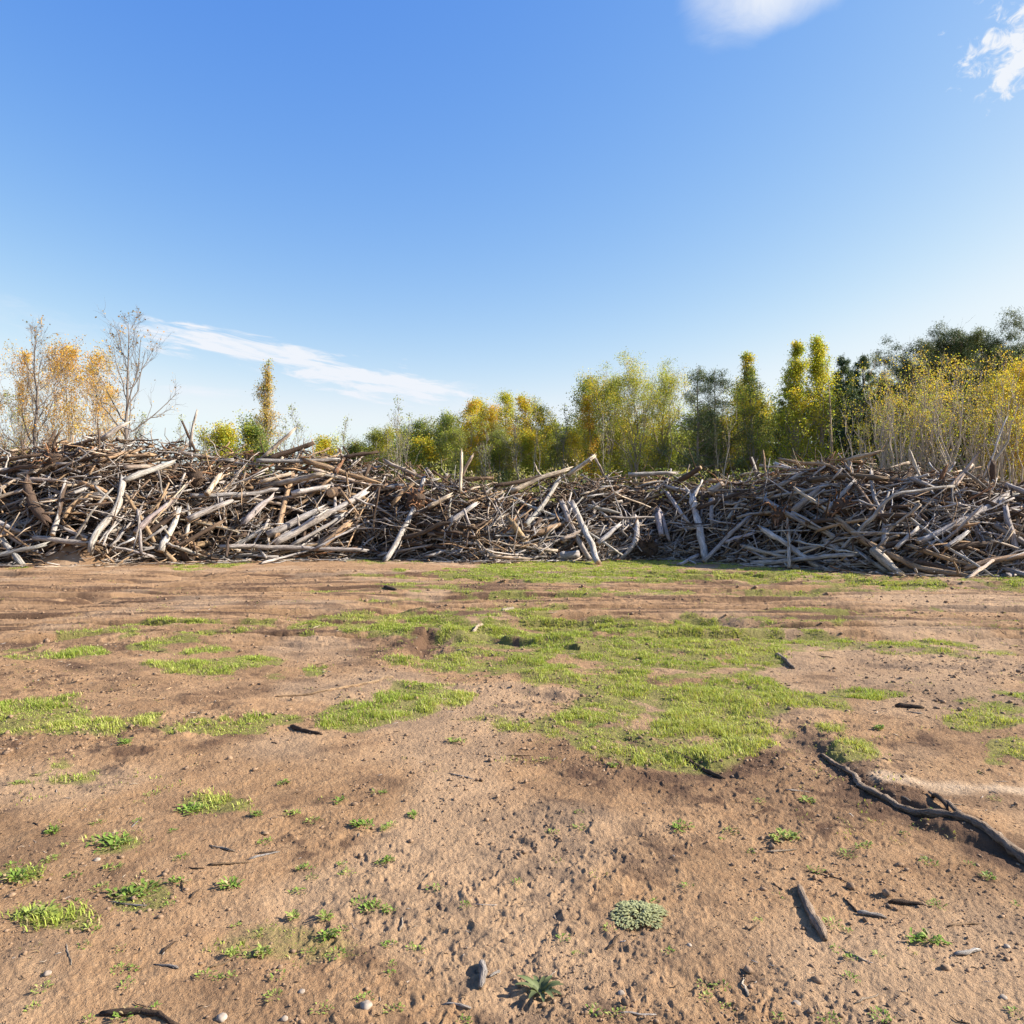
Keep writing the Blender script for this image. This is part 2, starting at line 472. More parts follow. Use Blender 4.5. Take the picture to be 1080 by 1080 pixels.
TINTS = {'grey': (.42, .385, .355), 'brown': (.185, .125, .084), 'pale': (.53, .44, .34), 'tan': (.41, .285, .175), 'dark': (.078, .056, .044), 'white': (.56, .52, .47),
         'reddish': (.31, .165, .088), 'umber': (.37, .285, .215)}
BARKY = {'grey': .27, 'brown': .55, 'pale': .20, 'tan': .33, 'dark': .7, 'white': .20, 'reddish': .45, 'umber': .22}

ZONES = [(-9e9, 20, 'beside the first bare tree'), (20, 62, 'below the first bare tree'), (62, 105, 'below the orange birches'), (105, 160, 'below the second bare tree'),
         (160, 215, 'below the white splinter'), (215, 300, 'below the lone slim poplar'), (300, 400, 'before the low green bushes'), (400, 475, 'before the thin bare saplings'),
         (475, 575, 'before the orange-tipped thicket'), (575, 640, 'before the grey sapling'), (640, 715, 'below the broad yellow-green tree'), (715, 785, 'below the dark loose pine'),
         (785, 825, 'below the mottled poplar'), (825, 875, 'below the twin bright poplars'), (875, 930, 'below the dark spruces'), (930, 990, 'before the pale thin stems'),
         (990, 1050, 'before the tall pines'), (1050, 9e9, 'before the yellow trees')]
def zone(px):
    for a, b, s in ZONES:
        if a <= px < b: return s

LOGGROUP = 'weathered logs and limbs heaped along the field edge'
def describe_log(px0, py0, px1, py1, r, L, colour, t, bent):
    dx, dy = px1 - px0, py1 - py0
    if dx < 0: dx, dy = -dx, -dy
    ang = math.degrees(math.atan2(-dy, dx))
    tilt = 'lying level' if abs(ang) < 12 else 'almost upright' if abs(ang) > 66 else 'rising towards the pines' if ang > 0 else 'dropping towards the pines'
    h = 'at the foot' if t < .2 else 'low down' if t < .42 else 'at mid-height' if t < .66 else 'high up' if t < .86 else 'on the crest'
    size = ('long ' if L > 2.7 else 'short ' if L < 1.3 else '') + ('thick ' if r > .125 else 'thin ' if r < .07 else '')
    for b in (('bent ' if bent else ''), ''):
        s = (size + b + colour + ' log ' + tilt + ', ' + h + ', ' + zone((px0 + px1) / 2)).strip()
        if len(s.split()) <= 16: break
    return s

USED = {}
def log_thing(pts, r0, r1, colour, ends=('cut', 'broken'), stubs=0, seed=0, label=None, name='log', sides=9, bark=None, fork=None, hero=False):
    """pts: centre line (k,3). One mesh, its cut faces and side branches its parts."""
    rg = np.random.default_rng(seed)
    pts = np.asarray(pts, float)
    # resample with a little waviness
    d = np.concatenate([[0], np.cumsum(np.linalg.norm(np.diff(pts, axis=0), axis=1))]); L = d[-1]
    S = int(np.clip(L / .22, 6, 15))
    s = np.linspace(0, L, S)
    P = np.stack([np.interp(s, d, pts[:, k]) for k in range(3)], -1)
    if len(pts) > 2:
        for _ in range(2): P[1:-1] = (P[:-2] + 2 * P[1:-1] + P[2:]) / 4
    w = np.cumsum(rg.normal(size=(S, 3)), 0) * .009 * math.sqrt(L); w -= np.linspace(0, 1, S)[:, None] * w[-1]
    P = P + w
    R = np.linspace(r0, r1, S) * (1 + .05 * rg.normal(size=S))
    for _ in range(rg.integers(0, 3)):           # knots
        k = rg.integers(1, S - 1); R[k] *= 1.14
    gz = gh(P[:, 0], P[:, 1], False)
    P[:, 2] = np.maximum(P[:, 2], gz + R * .7)
    tint = np.array(TINTS[colour]) * rg.uniform(.78, 1.15) * (1 + .018 * rg.normal(size=3))
    bk = float(np.clip((BARKY[colour] if bark is None else bark) + rg.normal() * .07, 0, 1))
    mid = P[S // 2].copy()
    PP = P.copy(); RR = R.copy()
    mb = MB()
    # broken ends: run out into a ragged point
    extra = []
    V, Q, T, co = tubes(PP[None], RR[None], sides, .05, True, True, seed)
    # broken ends are ragged: every side of the rim splinters off at its own length
    nr = len(PP) * sides
    if ends[0] == 'broken':
        t0 = norm(P[0] - P[1]); ex = rg.random(sides) ** 2 * 3.2 * r0
        V[:sides] += t0 * ex[:, None] - (V[:sides] - P[0]) * .12; V[nr] -= t0 * r0 * .4
    if ends[1] == 'broken':
        t1 = norm(P[-1] - P[-2]); ex = rg.random(sides) ** 2 * 3.8 * r1
        V[nr - sides:nr] += t1 * ex[:, None] - (V[nr - sides:nr] - P[-1]) * .15; V[nr + 1] -= t1 * r1 * .4
    mb.add(V - mid, Q, T, tint=np.clip(tint, 0, 1), co=co, bark=bk)
    o = link(name, mb.mesh(name, WOOD)); o.location = mid
    for e, k, kk, r in ((ends[0], 0, 1, R[0]), (ends[1], -1, -2, R[-1])):
        if e != 'cut' or r < .045: continue
        t = norm(P[k] - P[kk]); u = norm(np.cross(t, [.3, .2, 1.])); v = np.cross(t, u)
        ph = np.arange(sides) / sides * 2 * PI
        rim = P[k] - mid + (u * np.cos(ph)[:, None] + v * np.sin(ph)[:, None]) * r * .93 + t * .003
        face = rim + t * .010 - (rim - (P[k] - mid)) * .06
        cen = P[k] - mid + t * .016
        VV = np.vstack([rim, face, cen[None]]); n = sides
        Qc = np.array([[i, (i + 1) % n, n + (i + 1) % n, n + i] for i in range(n)]); Tc = np.array([[n + i, n + (i + 1) % n, 2 * n] for i in range(n)])
        m2 = MB(); m2.add(VV, Qc, Tc, tint=np.array((.47, .345, .22)) * rg.uniform(.75, 1.15), co=VV + rg.uniform(-9, 9, 3))
        c = link('cut_end', m2.mesh('cut_end', CUT), o)
    allst = [('branch_stub', None)] * stubs + ([('branch', f) for f in fork] if fork else [])
    for nm, f in allst:
        if f is None:
            k = rg.integers(1, S - 1); ax = norm(P[min(k + 1, S - 1)] - P[k - 1])
            dr = norm(rand_dirs(1, rg)[0] * 1.0 + ax * .55 + np.array([0, -.35, .25])); dr = norm(dr - ax * (dr @ ax) * .55)
            ln = rg.uniform(.12, .55) * (1.6 if r0 < .1 else 1.); rb = R[k] * rg.uniform(.28, .5)
            B = P[k] + dr * np.linspace(R[k] * .4, R[k] + ln, 5)[:, None] + np.cumsum(rg.normal(size=(5, 3)), 0) * .02
        else:
            k = int(f[0] * (S - 1)); B = np.linspace(P[k], np.asarray(f[1]), 6) + np.cumsum(rg.normal(size=(6, 3)), 0) * .015 * np.linspace(0, 1, 6)[:, None]
            rb = R[k] * .72
        V, Q, T, co = tubes(B[None], np.linspace(rb, rb * .5, len(B))[None], 7, .08, False, True, seed + 77)
        m3 = MB(); m3.add(V - mid, Q, T, tint=np.clip(tint * rg.uniform(.9, 1.1), 0, 1), co=co, bark=bk)
        link(nm, m3.mesh(nm, WOOD), o)
    tag(o, label, 'log', LOGGROUP)
    return o

# (pixel path, thickness px at start, at end, colour, ends, stubs, fork, label)
HEROES = [
    ([(96, 583), (101, 560), (124, 537), (130, 506)], 10, 8, 'grey', 'bb', 1),
    ([(56, 565), (69, 508)], 7, 6, 'grey', 'cb', 0),
    ([(27, 506), (35, 534), (50, 550)], 11, 12, 'brown', 'bb', 1),
    ([(19, 502), (39, 497)], 7, 6, 'pale', 'cb', 0),
    ([(30, 506), (60, 507)], 7, 6, 'pale', 'bc', 0),
    ([(131, 508), (179, 489)], 9, 8, 'grey', 'cb', 0),
    ([(200, 523), (262, 521), (294, 517)], 7, 6, 'grey', 'cb', 1),
    ([(218, 522), (232, 501)], 8, 6, 'pale', 'cb', 1),
    ([(-20, 590), (14, 584), (47, 575)], 7, 6, 'grey', 'cb', 0),
    ([(35, 568), (96, 573)], 8, 7, 'grey', 'cb', 1),
    ([(-8, 527), (26, 517)], 6, 5, 'pale', 'bc', 0),
    ([(68, 546), (78, 530), (93, 522)], 7, 6, 'tan', 'cb', 0),
    ([(143, 562), (160, 546), (180, 530)], 8, 7, 'grey', 'cb', 0),
    ([(169, 582), (187, 544)], 9, 8, 'white', 'cb', 1),
    ([(186, 577), (233, 551)], 7, 6, 'brown', 'bb', 1),
    ([(145, 538), (149, 583)], 4, 4, 'grey', 'bb', 0),
    ([(198, 549), (241, 530)], 9, 8, 'grey', 'cb', 0),
    ([(258, 552), (268, 537), (284, 527)], 7, 6, 'grey', 'bb', 0),
    ([(-5, 552), (30, 577)], 4, 3, 'tan', 'bb', 0),
    ([(232, 577), (300, 577), (386, 581)], 7, 6, 'grey', 'cb', 2),
    ([(66, 473), (103, 462)], 6, 5, 'brown', 'bb', 1),
    ([(105, 482), (103, 447)], 3, 2.5, 'dark', 'bb', 0),
    ([(110, 462), (133, 447)], 8, 5, 'white', 'bb', 1),
    ([(201, 470), (203, 452), (208, 433)], 5, 3, 'white', 'bb', 0),
    ([(193, 446), (206, 476)], 3, 4, 'brown', 'bb', 0),
    ([(57, 474), (58, 464), (64, 455)], 4, 3, 'brown', 'bb', 0),
    ([(184, 578), (213, 587)], 6, 5, 'grey', 'cb', 0),
    ([(-10, 488), (40, 480)], 7, 5, 'brown', 'bb', 1),
    ([(41, 499), (60, 487), (85, 478)], 6, 5, 'brown', 'bb', 2),
    ([(101, 513), (118, 529)], 4, 4, 'grey', 'bb', 0),
    ([(131, 494), (157, 492)], 7, 6, 'pale', 'cb', 0),
    ([(131, 482), (160, 480)], 6, 5, 'tan', 'cb', 0),
    ([(276, 483), (290, 470), (310, 453)], 6, 4, 'pale', 'bb', 0),
    ([(282, 484), (306, 477), (331, 467)], 8, 6, 'dark', 'bc', 0),
    ([(270, 486), (358, 485)], 7, 6, 'grey', 'cb', 1),
    ([(362, 482), (396, 477)], 6, 5, 'dark', 'bb', 0),
    ([(325, 488), (360, 498), (397, 509)], 8, 6, 'tan', 'bb', 1),
    ([(331, 495), (360, 503), (388, 512)], 6, 5, 'pale', 'bb', 0),
    ([(308, 521), (347, 514)], 8, 7, 'white', 'cb', 0),
    ([(290, 574), (337, 548), (384, 520)], 11, 9, 'grey', 'cb', 1),
    ([(282, 564), (338, 538)], 11, 9, 'grey', 'cb', 0),
    ([(308, 575), (335, 560), (362, 543)], 6, 5, 'grey', 'bb', 0),
    ([(337, 578), (352, 566), (366, 555)], 8, 9, 'tan', 'bb', 1),
    ([(275, 509), (306, 500)], 6, 5, 'pale', 'cb', 0),
    ([(415, 531), (428, 516), (442, 508)], 7, 6, 'tan', 'bb', 1),
    ([(486, 518), (487, 477)], 5, 4, 'pale', 'bb', 0),
    ([(487, 502), (498, 481)], 6, 4, 'pale', 'bb', 0),
    ([(452, 535), (474, 523)], 7, 6, 'pale', 'cb', 0),
    ([(485, 506), (520, 504)], 6, 5, 'tan', 'cc', 0),
    ([(425, 567), (450, 561), (467, 550), (502, 557)], 7, 5, 'brown', 'bb', 0),
    ([(474, 551), (500, 533)], 7, 6, 'grey', 'cb', 0),
    ([(277, 595), (300, 588), (326, 581)], 4, 3, 'grey', 'bb', 1),
    ([(400, 586), (430, 580), (455, 575)], 4, 3, 'grey', 'bb', 2),
    ([(259, 551), (287, 524)], 6, 5, 'grey', 'bb', 0),
    ([(354, 498), (363, 483)], 8, 4, 'reddish', 'bb', 2),
    ([(540, 517), (565, 506), (599, 495)], 8, 6, 'pale', 'bb', 1),
    ([(599, 501), (612, 492), (627, 481)], 7, 5, 'pale', 'bb', 1),
    ([(626, 481), (631, 490), (636, 500)], 4, 4, 'grey', 'bb', 0),
    ([(553, 553), (584, 516), (590, 505)], 7, 6, 'grey', 'cb', 1),
    ([(593, 530), (605, 560), (622, 591)], 7, 7, 'grey', 'bc', 0),
    ([(604, 530), (618, 562), (631, 596)], 9, 9, 'grey', 'bc', 0),
    ([(662, 501), (712, 499)], 6, 5, 'grey', 'cb', 0),
    ([(730, 526), (738, 556), (744, 590)], 9, 10, 'white', 'bc', 0, [(0.05, (739, 508)), (0.05, (721, 517))]),
    ([(742, 595), (768, 566), (790, 545)], 7, 6, 'grey', 'cb', 1),
    ([(764, 572), (793, 563)], 6, 5, 'grey', 'bb', 0),
    ([(716, 507), (739, 493)], 9, 7, 'dark', 'bc', 0),
    ([(748, 520), (763, 510)], 10, 9, 'pale', 'cc', 0),
    ([(620, 534), (651, 541)], 6, 5, 'grey', 'cb', 0),
    ([(640, 546), (697, 546)], 4, 3, 'grey', 'bb', 1),
    ([(670, 548), (673, 572), (654, 590)], 9, 5, 'grey', 'bb', 0),
    ([(695, 538), (705, 569)], 6, 5, 'grey', 'bb', 0),
    ([(703, 520), (726, 551)], 6, 5, 'grey', 'cb', 0),
    ([(694, 543), (698, 565)], 9, 8, 'grey', 'bc', 0),
    ([(592, 571), (614, 560)], 8, 7, 'pale', 'cb', 0),
    ([(590, 587), (610, 585)], 13, 12, 'grey', 'cc', 0),
    ([(751, 527), (751, 552)], 7, 6, 'grey', 'cb', 0),
    ([(716, 597), (736, 586)], 5, 5, 'grey', 'bb', 0, [(0.6, (733, 596))]),
    ([(519, 586), (557, 590)], 5, 4, 'pale', 'bb', 0),
    ([(630, 574), (653, 554)], 7, 6, 'grey', 'cb', 0),
    ([(523, 512), (555, 507), (587, 500)], 6, 5, 'dark', 'bb', 0),
    ([(783, 576), (828, 588)], 6, 5, 'pale', 'cb', 0),
    ([(793, 594), (845, 590), (899, 586)], 7, 6, 'grey', 'cb', 1),
    ([(882, 549), (915, 574), (963, 601), (1024, 611)], 9, 7, 'tan', 'cb', 1),
    ([(967, 572), (1010, 550), (1058, 525)], 10, 9, 'grey', 'cb', 0),
    ([(921, 580), (948, 608)], 12, 10, 'pale', 'cb', 0),
    ([(898, 505), (915, 530), (934, 551)], 7, 6, 'brown', 'cb', 1),
    ([(871, 540), (898, 511)], 7, 6, 'grey', 'cb', 1),
    ([(837, 540), (866, 514)], 10, 7, 'grey', 'cb', 0),
    ([(821, 513), (850, 497)], 7, 6, 'grey', 'cb', 0),
    ([(824, 485), (850, 490), (874, 489), (894, 505)], 6, 4, 'tan', 'bb', 1),
    ([(893, 485), (910, 480), (928, 476)], 6, 4, 'pale', 'bb', 0),
    ([(1001, 515), (1016, 498), (1031, 479)], 5, 4, 'pale', 'bb', 0),
    ([(1006, 516), (1026, 490)], 5, 3, 'pale', 'bb', 0),
    ([(1021, 599), (1050, 591), (1095, 583)], 8, 7, 'tan', 'bb', 1),
    ([(1021, 613), (1050, 590)], 5, 4, 'pale', 'bb', 0),
    ([(945, 579), (967, 558)], 7, 6, 'grey', 'cb', 0),
    ([(1050, 555), (1092, 580)], 7, 6, 'grey', 'cb', 1),
    ([(919, 498), (922, 525), (934, 551)], 5, 5, 'grey', 'bb', 0),
    ([(798, 543), (820, 541), (838, 546)], 7, 8, 'tan', 'bb', 3),
    ([(933, 548), (931, 582)], 8, 7, 'grey', 'bc', 0),
    ([(998, 578), (1019, 562)], 7, 6, 'grey', 'cb', 0),
    ([(1047, 505), (1047, 488)], 8, 7, 'reddish', 'bb', 0),
    ([(992, 505), (999, 491)], 6, 4, 'reddish', 'bb', 0),
    ([(1037, 505), (1048, 478), (1062, 440)], 3, 2, 'white', 'bb', 1),
    ([(960, 478), (965, 492), (972, 505)], 4, 4, 'pale', 'bb', 0),
    ([(1040, 530), (1092, 548)], 7, 6, 'brown', 'cb', 1),
    ([(1060, 512), (1095, 524)], 8, 7, 'grey', 'cb', 0),
    ([(862, 560), (890, 552), (920, 548)], 5, 5, 'tan', 'bb', 1),
    ([(960, 575), (1000, 590), (1028, 598)], 6, 5, 'tan', 'bb', 1),
    ([(800, 525), (840, 520), (875, 512)], 5, 4, 'grey', 'bb', 1),
]

def build_heap_logs():
    n = 0
    def place(path, r_px0, r_px1, colour, ends, stubs, fork=None, proud=.22, seed=0):
        P = []; ts = []
        for px, py in path:
            p, t = on_face(px, py); ts.append(t)
            k = proud if t > 0 else .02
            q = p + np.array([0, -k, 0]); q[0] *= q[1] / p[1]; q[2] = EYE + (q[2] - EYE) * q[1] / p[1]
            P.append(q)
        P = np.array(P)
        Yb = P[0, 1], P[-1, 1]
        r0 = r_px0 / F * Yb[0] * .36; r1 = r_px1 / F * Yb[1] * .36
        L = np.linalg.norm(np.diff(P, axis=0), axis=1).sum()
        chord = np.linalg.norm(P[-1] - P[0])
        lab = describe_log(*path[0], *path[-1], (r0 + r1) / 2, L, colour, float(np.mean(ts)), chord / L < .985)
        e = {'c': 'cut', 'b': 'broken'}
        fk = None
        if fork:
            fk = []
            for f, (fx, fy) in fork:
                p, t = on_face(fx, fy); p = p + np.array([0, -proud, 0]); fk.append((f, p))
        return log_thing(P, r0, r1, colour, (e[ends[0]], e[ends[1]]), stubs, seed, lab, fork=fk, sides=10, hero=True)
    for i, h in enumerate(HEROES):
        place(h[0], h[1], h[2], h[3], h[4], h[5], h[6] if len(h) > 6 else None, proud=.16 + .16 * RNG.random(), seed=100 + i)
    # the log end that faces the field
    p, t = on_face(352, 521)
    a = p + np.array([0, -.45, 0]); b = p + np.array([.25, 1.1, .1])
    log_thing([a, b], .165, .15, 'brown', ('cut', 'broken'), 0, 998, 'log end facing the field showing round orange cut face, below the low green bushes')
    # the rest of the three hundred, tangled over the face
    want = 300 - len(HEROES) - 1
    rg = np.random.default_rng(33)
    for i in range(want):
        px = rg.uniform(-40, 1120); t = rg.uniform(.04, .97)
        side = px / 1080
        r = rg.random()
        if r < .40 - .12 * side: al = rg.normal(36, 12)
        elif r < .60 + .04 * side: al = -rg.normal(34, 14)
        elif r < .86: al = rg.normal(2, 9)
        else: al = rg.normal(80, 12)
        al = math.radians(al)
        L = float(np.clip(rg.gamma(5.5, .42), .9, 4.2)); r0 = float(np.clip(rg.gamma(6, .0088), .028, .105))
        if t > .72: L = min(L, 1.9); al *= .4
        c = heap(px, t)
        up = norm(heap(px, min(t + .02, 1.)) - heap(px, max(t - .02, 0.)))
        ex = norm((heap(px + 6, t) - heap(px - 6, t)) * np.array([1, 1, .3]))
        nrm = norm(np.cross(ex, up)); nrm = nrm * (1 if nrm[1] < 0 else -1)
        d = norm(math.cos(al) * ex + math.sin(al) * up + rg.normal() * .16 * nrm)
        c = c + nrm * rg.uniform(-.22, .12)
        bend = rg.normal(size=3) * .07 * L * (1 if rg.random() < .45 else .3)
        a = c - d * L / 2; b = c + d * L / 2
        lim = gh(a[0], a[1], False) + r0
        for q in (a, b): q[2] = max(q[2], .06)
        col = rg.choice(['grey', 'brown', 'pale', 'tan', 'dark', 'white', 'reddish'], p=([.40, .18, .12, .17, .05, .04, .04] if px < 520 else [.58, .13, .09, .10, .05, .05, .0]))  # greyer mix past the middle: shade put into the wood colours
        P = np.array([a, c + bend, b])
        pj = [(540 + q[0] / q[1] * F, 540 - (q[2] - EYE) / q[1] * F) for q in (a, b)]
        Ll = np.linalg.norm(np.diff(P, axis=0), axis=1).sum()
        lab = describe_log(*pj[0], *pj[1], r0 * .9, Ll, col, t, L / Ll < .985)
        log_thing(P, r0, r0 * rg.uniform(.6, .9), col, (rg.choice(['cut', 'broken'], p=[.35, .65]), 'broken'), int(rg.choice([0, 1, 2], p=[.5, .35, .15])), 2000 + i, lab, sides=8)

def root_plate(px, py, rpx, colour, label, seed, nroots=22):
    rg = np.random.default_rng(seed)
    p, t = on_face(px, py); p = p + np.array([0, -.18, 0])
    r = rpx / F * p[1]
    p[2] = max(p[2], r * .7)
    # knobbly stump body: displaced sphere
    nu, nv = 22, 14
    th = np.linspace(0, PI, nv)[:, None]; ph = np.linspace(0, 2 * PI, nu, endpoint=False)[None]
    D = np.stack([np.sin(th) * np.cos(ph), .6 * np.sin(th) * np.sin(ph), np.cos(th) * np.ones_like(ph)], -1)
    k = .62 + .5 * fbm(ph * 2.2 + th * 0, th * 2.6 + 0 * ph, seed, 4)
    V = (D * (k * r * .8)[..., None]).reshape(-1, 3)
    i = np.arange(nv - 1)[:, None]; j = np.arange(nu)[None]; jn = (j + 1) % nu
    Q = np.stack([i * nu + j, (i + 1) * nu + j, (i + 1) * nu + jn, i * nu + jn], -1).reshape(-1, 4)
    mb = MB(); tint = np.array(TINTS[colour])
    mb.add(V, Q, tint=tint * .7, co=V * 1.2 + seed, bark=.6)
    o = link('root_plate', mb.mesh('root_plate', WOOD)); o.location = p
    for q in range(nroots):
        d = rand_dirs(1, rg)[0]; d[1] = -abs(d[1]) * .6; d = norm(d)
        S = 7; w = np.cumsum(rg.normal(size=(S, 3)), 0) * r * .10
        L = r * rg.uniform(.6, 1.5)
        B = d * np.linspace(r * .35, r * .35 + L, S)[:, None] + w + np.array([0, 0, -1.]) * (np.linspace(0, 1, S) ** 2)[:, None] * L * .3
        B[:, 2] = np.maximum(B[:, 2], .02 - p[2])
        r0 = rg.uniform(.012, .045)
        V, Q, T, co = tubes(B[None], np.linspace(r0, r0 * .25, S)[None], 5, .1, False, True, seed + q)
        m = MB(); m.add(V, Q, T, tint=np.clip(tint * rg.uniform(.7, 1.4), 0, 1), co=co, bark=.4)
        link('root', m.mesh('root', WOOD), o)
    tag(o, label, 'root plate', 'torn-out root plates in the heap')

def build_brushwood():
    # dark inner core: the shade between the logs put into its colour
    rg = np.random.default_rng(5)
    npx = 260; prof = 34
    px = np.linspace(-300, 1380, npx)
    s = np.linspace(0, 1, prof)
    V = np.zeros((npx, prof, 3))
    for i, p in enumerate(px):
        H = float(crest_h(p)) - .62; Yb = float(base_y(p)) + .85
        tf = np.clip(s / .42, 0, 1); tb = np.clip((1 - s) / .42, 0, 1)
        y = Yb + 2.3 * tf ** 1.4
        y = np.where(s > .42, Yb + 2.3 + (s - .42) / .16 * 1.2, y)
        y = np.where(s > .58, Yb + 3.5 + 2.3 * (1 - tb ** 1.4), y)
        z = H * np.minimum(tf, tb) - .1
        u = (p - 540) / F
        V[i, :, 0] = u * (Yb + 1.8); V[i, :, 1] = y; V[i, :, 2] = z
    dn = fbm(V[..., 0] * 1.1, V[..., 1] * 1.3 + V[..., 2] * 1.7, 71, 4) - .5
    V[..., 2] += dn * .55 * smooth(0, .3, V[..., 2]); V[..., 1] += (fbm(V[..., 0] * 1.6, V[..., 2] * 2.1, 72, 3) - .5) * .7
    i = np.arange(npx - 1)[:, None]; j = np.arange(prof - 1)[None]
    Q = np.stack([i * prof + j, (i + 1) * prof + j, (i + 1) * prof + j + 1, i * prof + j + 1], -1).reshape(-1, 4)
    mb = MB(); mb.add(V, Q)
    o = link('heap_shade_core', mb.mesh('heap_shade_core', HEAPSHADE))
    tag(o, 'dark inner core of the log heap, coloured as shade', kind='stuff')
    # the tangle of thin sticks
    mb = MB()
    def sticks(n, lmin, lmax, rmin, rmax, depth0, depth1, tints, tlo=0., thi=1.05, S=6, wav=.10, flat=1., backside=False, sides=5, holes=False, apron=False):
        px = rg.uniform(-260, 1340, n); t = rg.uniform(tlo, thi, n)
        if holes:       # hollows between the big pieces stay open
            ok = rg.random(n) < .05 + .95 * smooth(.42, .58, fbm(px * .030, t * 3.6, 73, 3)); px, t = px[ok], t[ok]; n = len(px)
        tt = np.clip(t, 0, 1)
        c = heap(px, tt); c[:, 2] += np.maximum(t - 1, 0) * crest_h(px)
        e = 4.
        ex = norm(heap(px + e, tt) - heap(px - e, tt)); up = norm(heap(px, np.clip(tt + .02, 0, 1)) - heap(px, np.clip(tt - .02, 0, 1)))
        nrm = norm(np.cross(ex, up)); nrm = nrm * np.where(nrm[:, 1:2] < 0, 1, -1)
        if apron:       # broken stuff trailing off on the ground in front
            c[:, 1] -= np.abs(rg.normal(size=n)) * .42 - .15; c[:, 0] = (px - 540) / F * c[:, 1]; c[:, 2] = .02
            up = np.tile([0, 1., .0], (n, 1)); nrm = np.tile([0, 0., .3], (n, 1))
        if backside:
            c[:, 1] += 1.3 + rg.uniform(0, 4.6, n); c[:, 2] = crest_h(px) * (1 - np.clip((c[:, 1] - base_y(px) - 3.8) / 2.8, 0, 1)) + rg.normal(size=n) * .1
            up = np.tile([0, .8, -.6], (n, 1)); nrm = np.tile([0, .5, .85], (n, 1))
        al = np.where(rg.random(n) < .5, rg.normal(.5, .5, n), rg.uniform(-1.5, 1.5, n)) * flat
        d = norm(np.cos(al)[:, None] * ex + np.sin(al)[:, None] * up + (rg.normal(size=n) * .30)[:, None] * nrm)
        d *= np.where(rg.random(n) < .5, 1, -1)[:, None]
        L = rg.uniform(lmin, lmax, n) * np.where(tt > .85, .75, 1.)
        dep = rg.uniform(depth0, depth1, n)
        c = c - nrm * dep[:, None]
        s = np.linspace(-.5, .5, S)
        w = np.cumsum(rg.normal(size=(n, S, 3)), 1) * (wav * L / S)[:, None, None]
        w -= w.mean(1, keepdims=True)
        P = c[:, None] + d[:, None] * (s[None, :, None] * L[:, None, None]) + w
        P[..., 2] = np.maximum(P[..., 2], .02 + rg.uniform(0, .06, n)[:, None])
        r = np.exp(rg.uniform(math.log(rmin), math.log(rmax), n))
        R = r[:, None] * np.linspace(1, rg.uniform(.25, .7), S)[None]
        V, Q, T, co = tubes(P, R, sides, .10, True, True, int(rg.integers(1e6)))
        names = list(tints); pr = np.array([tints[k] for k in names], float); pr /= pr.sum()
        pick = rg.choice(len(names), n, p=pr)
        if tints is G or tints is Gg:      # greyer far half: the heap's shade put into the stick colours
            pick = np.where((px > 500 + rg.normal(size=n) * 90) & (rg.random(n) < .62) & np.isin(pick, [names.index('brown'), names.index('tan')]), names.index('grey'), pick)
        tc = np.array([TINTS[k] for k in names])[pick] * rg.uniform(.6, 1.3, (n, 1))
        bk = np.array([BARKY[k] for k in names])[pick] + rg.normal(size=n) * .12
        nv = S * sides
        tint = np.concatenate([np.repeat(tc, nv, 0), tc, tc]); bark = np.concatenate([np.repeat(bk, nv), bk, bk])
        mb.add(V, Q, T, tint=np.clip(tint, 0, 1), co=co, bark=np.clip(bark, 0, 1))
        return P, r
    G = dict(grey=7, brown=2.2, tan=2.6, pale=2.2, dark=2., reddish=.5)
    Gg = dict(grey=6, brown=2, tan=1.5, pale=1.2, dark=3.5)
    DEEP = dict(dark=5, brown=2.5, grey=1.5)  # darker tints: the shade deep in the heap painted onto its sticks
    BR = dict(brown=4, reddish=2, tan=3, dark=1.5, pale=.8)
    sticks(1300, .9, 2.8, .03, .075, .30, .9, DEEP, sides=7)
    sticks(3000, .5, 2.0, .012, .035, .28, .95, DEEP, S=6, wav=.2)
    P, r = sticks(2300, .7, 2.4, .014, .040, -.05, .5, G, S=7, wav=.20, holes=True)
    sticks(1500, 1.0, 3.0, .016, .036, -.15, .30, G, S=8, wav=.10, sides=6, holes=True)
    sticks(800, 1.1, 3.0, .030, .05, -.10, .30, G, S=8, wav=.10, sides=7, holes=True)
    sticks(2600, .25, 1.3, .007, .018, -.08, .35, Gg, S=6, wav=.35, holes=True)
    sticks(2600, .18, .9, .010, .045, -.12, .35, BR, .72, 1.06, S=5, wav=.3, flat=.6)
    sticks(900, .3, 1.4, .010, .028, -.1, .2, G, .0, .12, S=6, wav=.3, flat=.35)
    sticks(2600, .6, 2.6, .02, .09, -.05, .3, G, .95, 1., S=6, wav=.15, backside=True)
    sticks(620, .25, 1.7, .008, .032, 0, 0, G, .0, .01, S=7, wav=.22, apron=True)
    sticks(900, .06, .4, .006, .02, 0, 0, BR, .0, .01, S=4, wav=.3, apron=True)
    # forked side twigs springing from the sticks
    n = 5200
    k = rg.integers(0, len(P), n); j = rg.integers(1, 6, n)
    a = P[k, j]; ax = norm(P[k, j] - P[k, j - 1]); d = norm(ax * .9 + rand_dirs(n, rg) * .8)
    S = 5; L = rg.uniform(.15, .75, n)
    B = a[:, None] + d[:, None] * (np.linspace(0, 1, S)[None, :, None] * L[:, None, None]) + np.cumsum(rg.normal(size=(n, S, 3)), 1) * (.06 * L)[:, None, None]
    B[:, 0] = a; B[..., 2] = np.maximum(B[..., 2], .02)
    R = (r[k] * .55)[:, None] * np.linspace(1, .35, S)[None]
    V, Q, T, co = tubes(B, R, 4, .05, False, True, 9)
    tc = np.array([TINTS['grey'], TINTS['brown'], TINTS['tan']])[rg.integers(0, 3, n)] * rg.uniform(.6, 1.2, (n, 1))
    mb.add(V, Q, T, tint=np.clip(np.concatenate([np.repeat(tc, S * 4, 0), tc]), 0, 1), co=co, bark=.4)
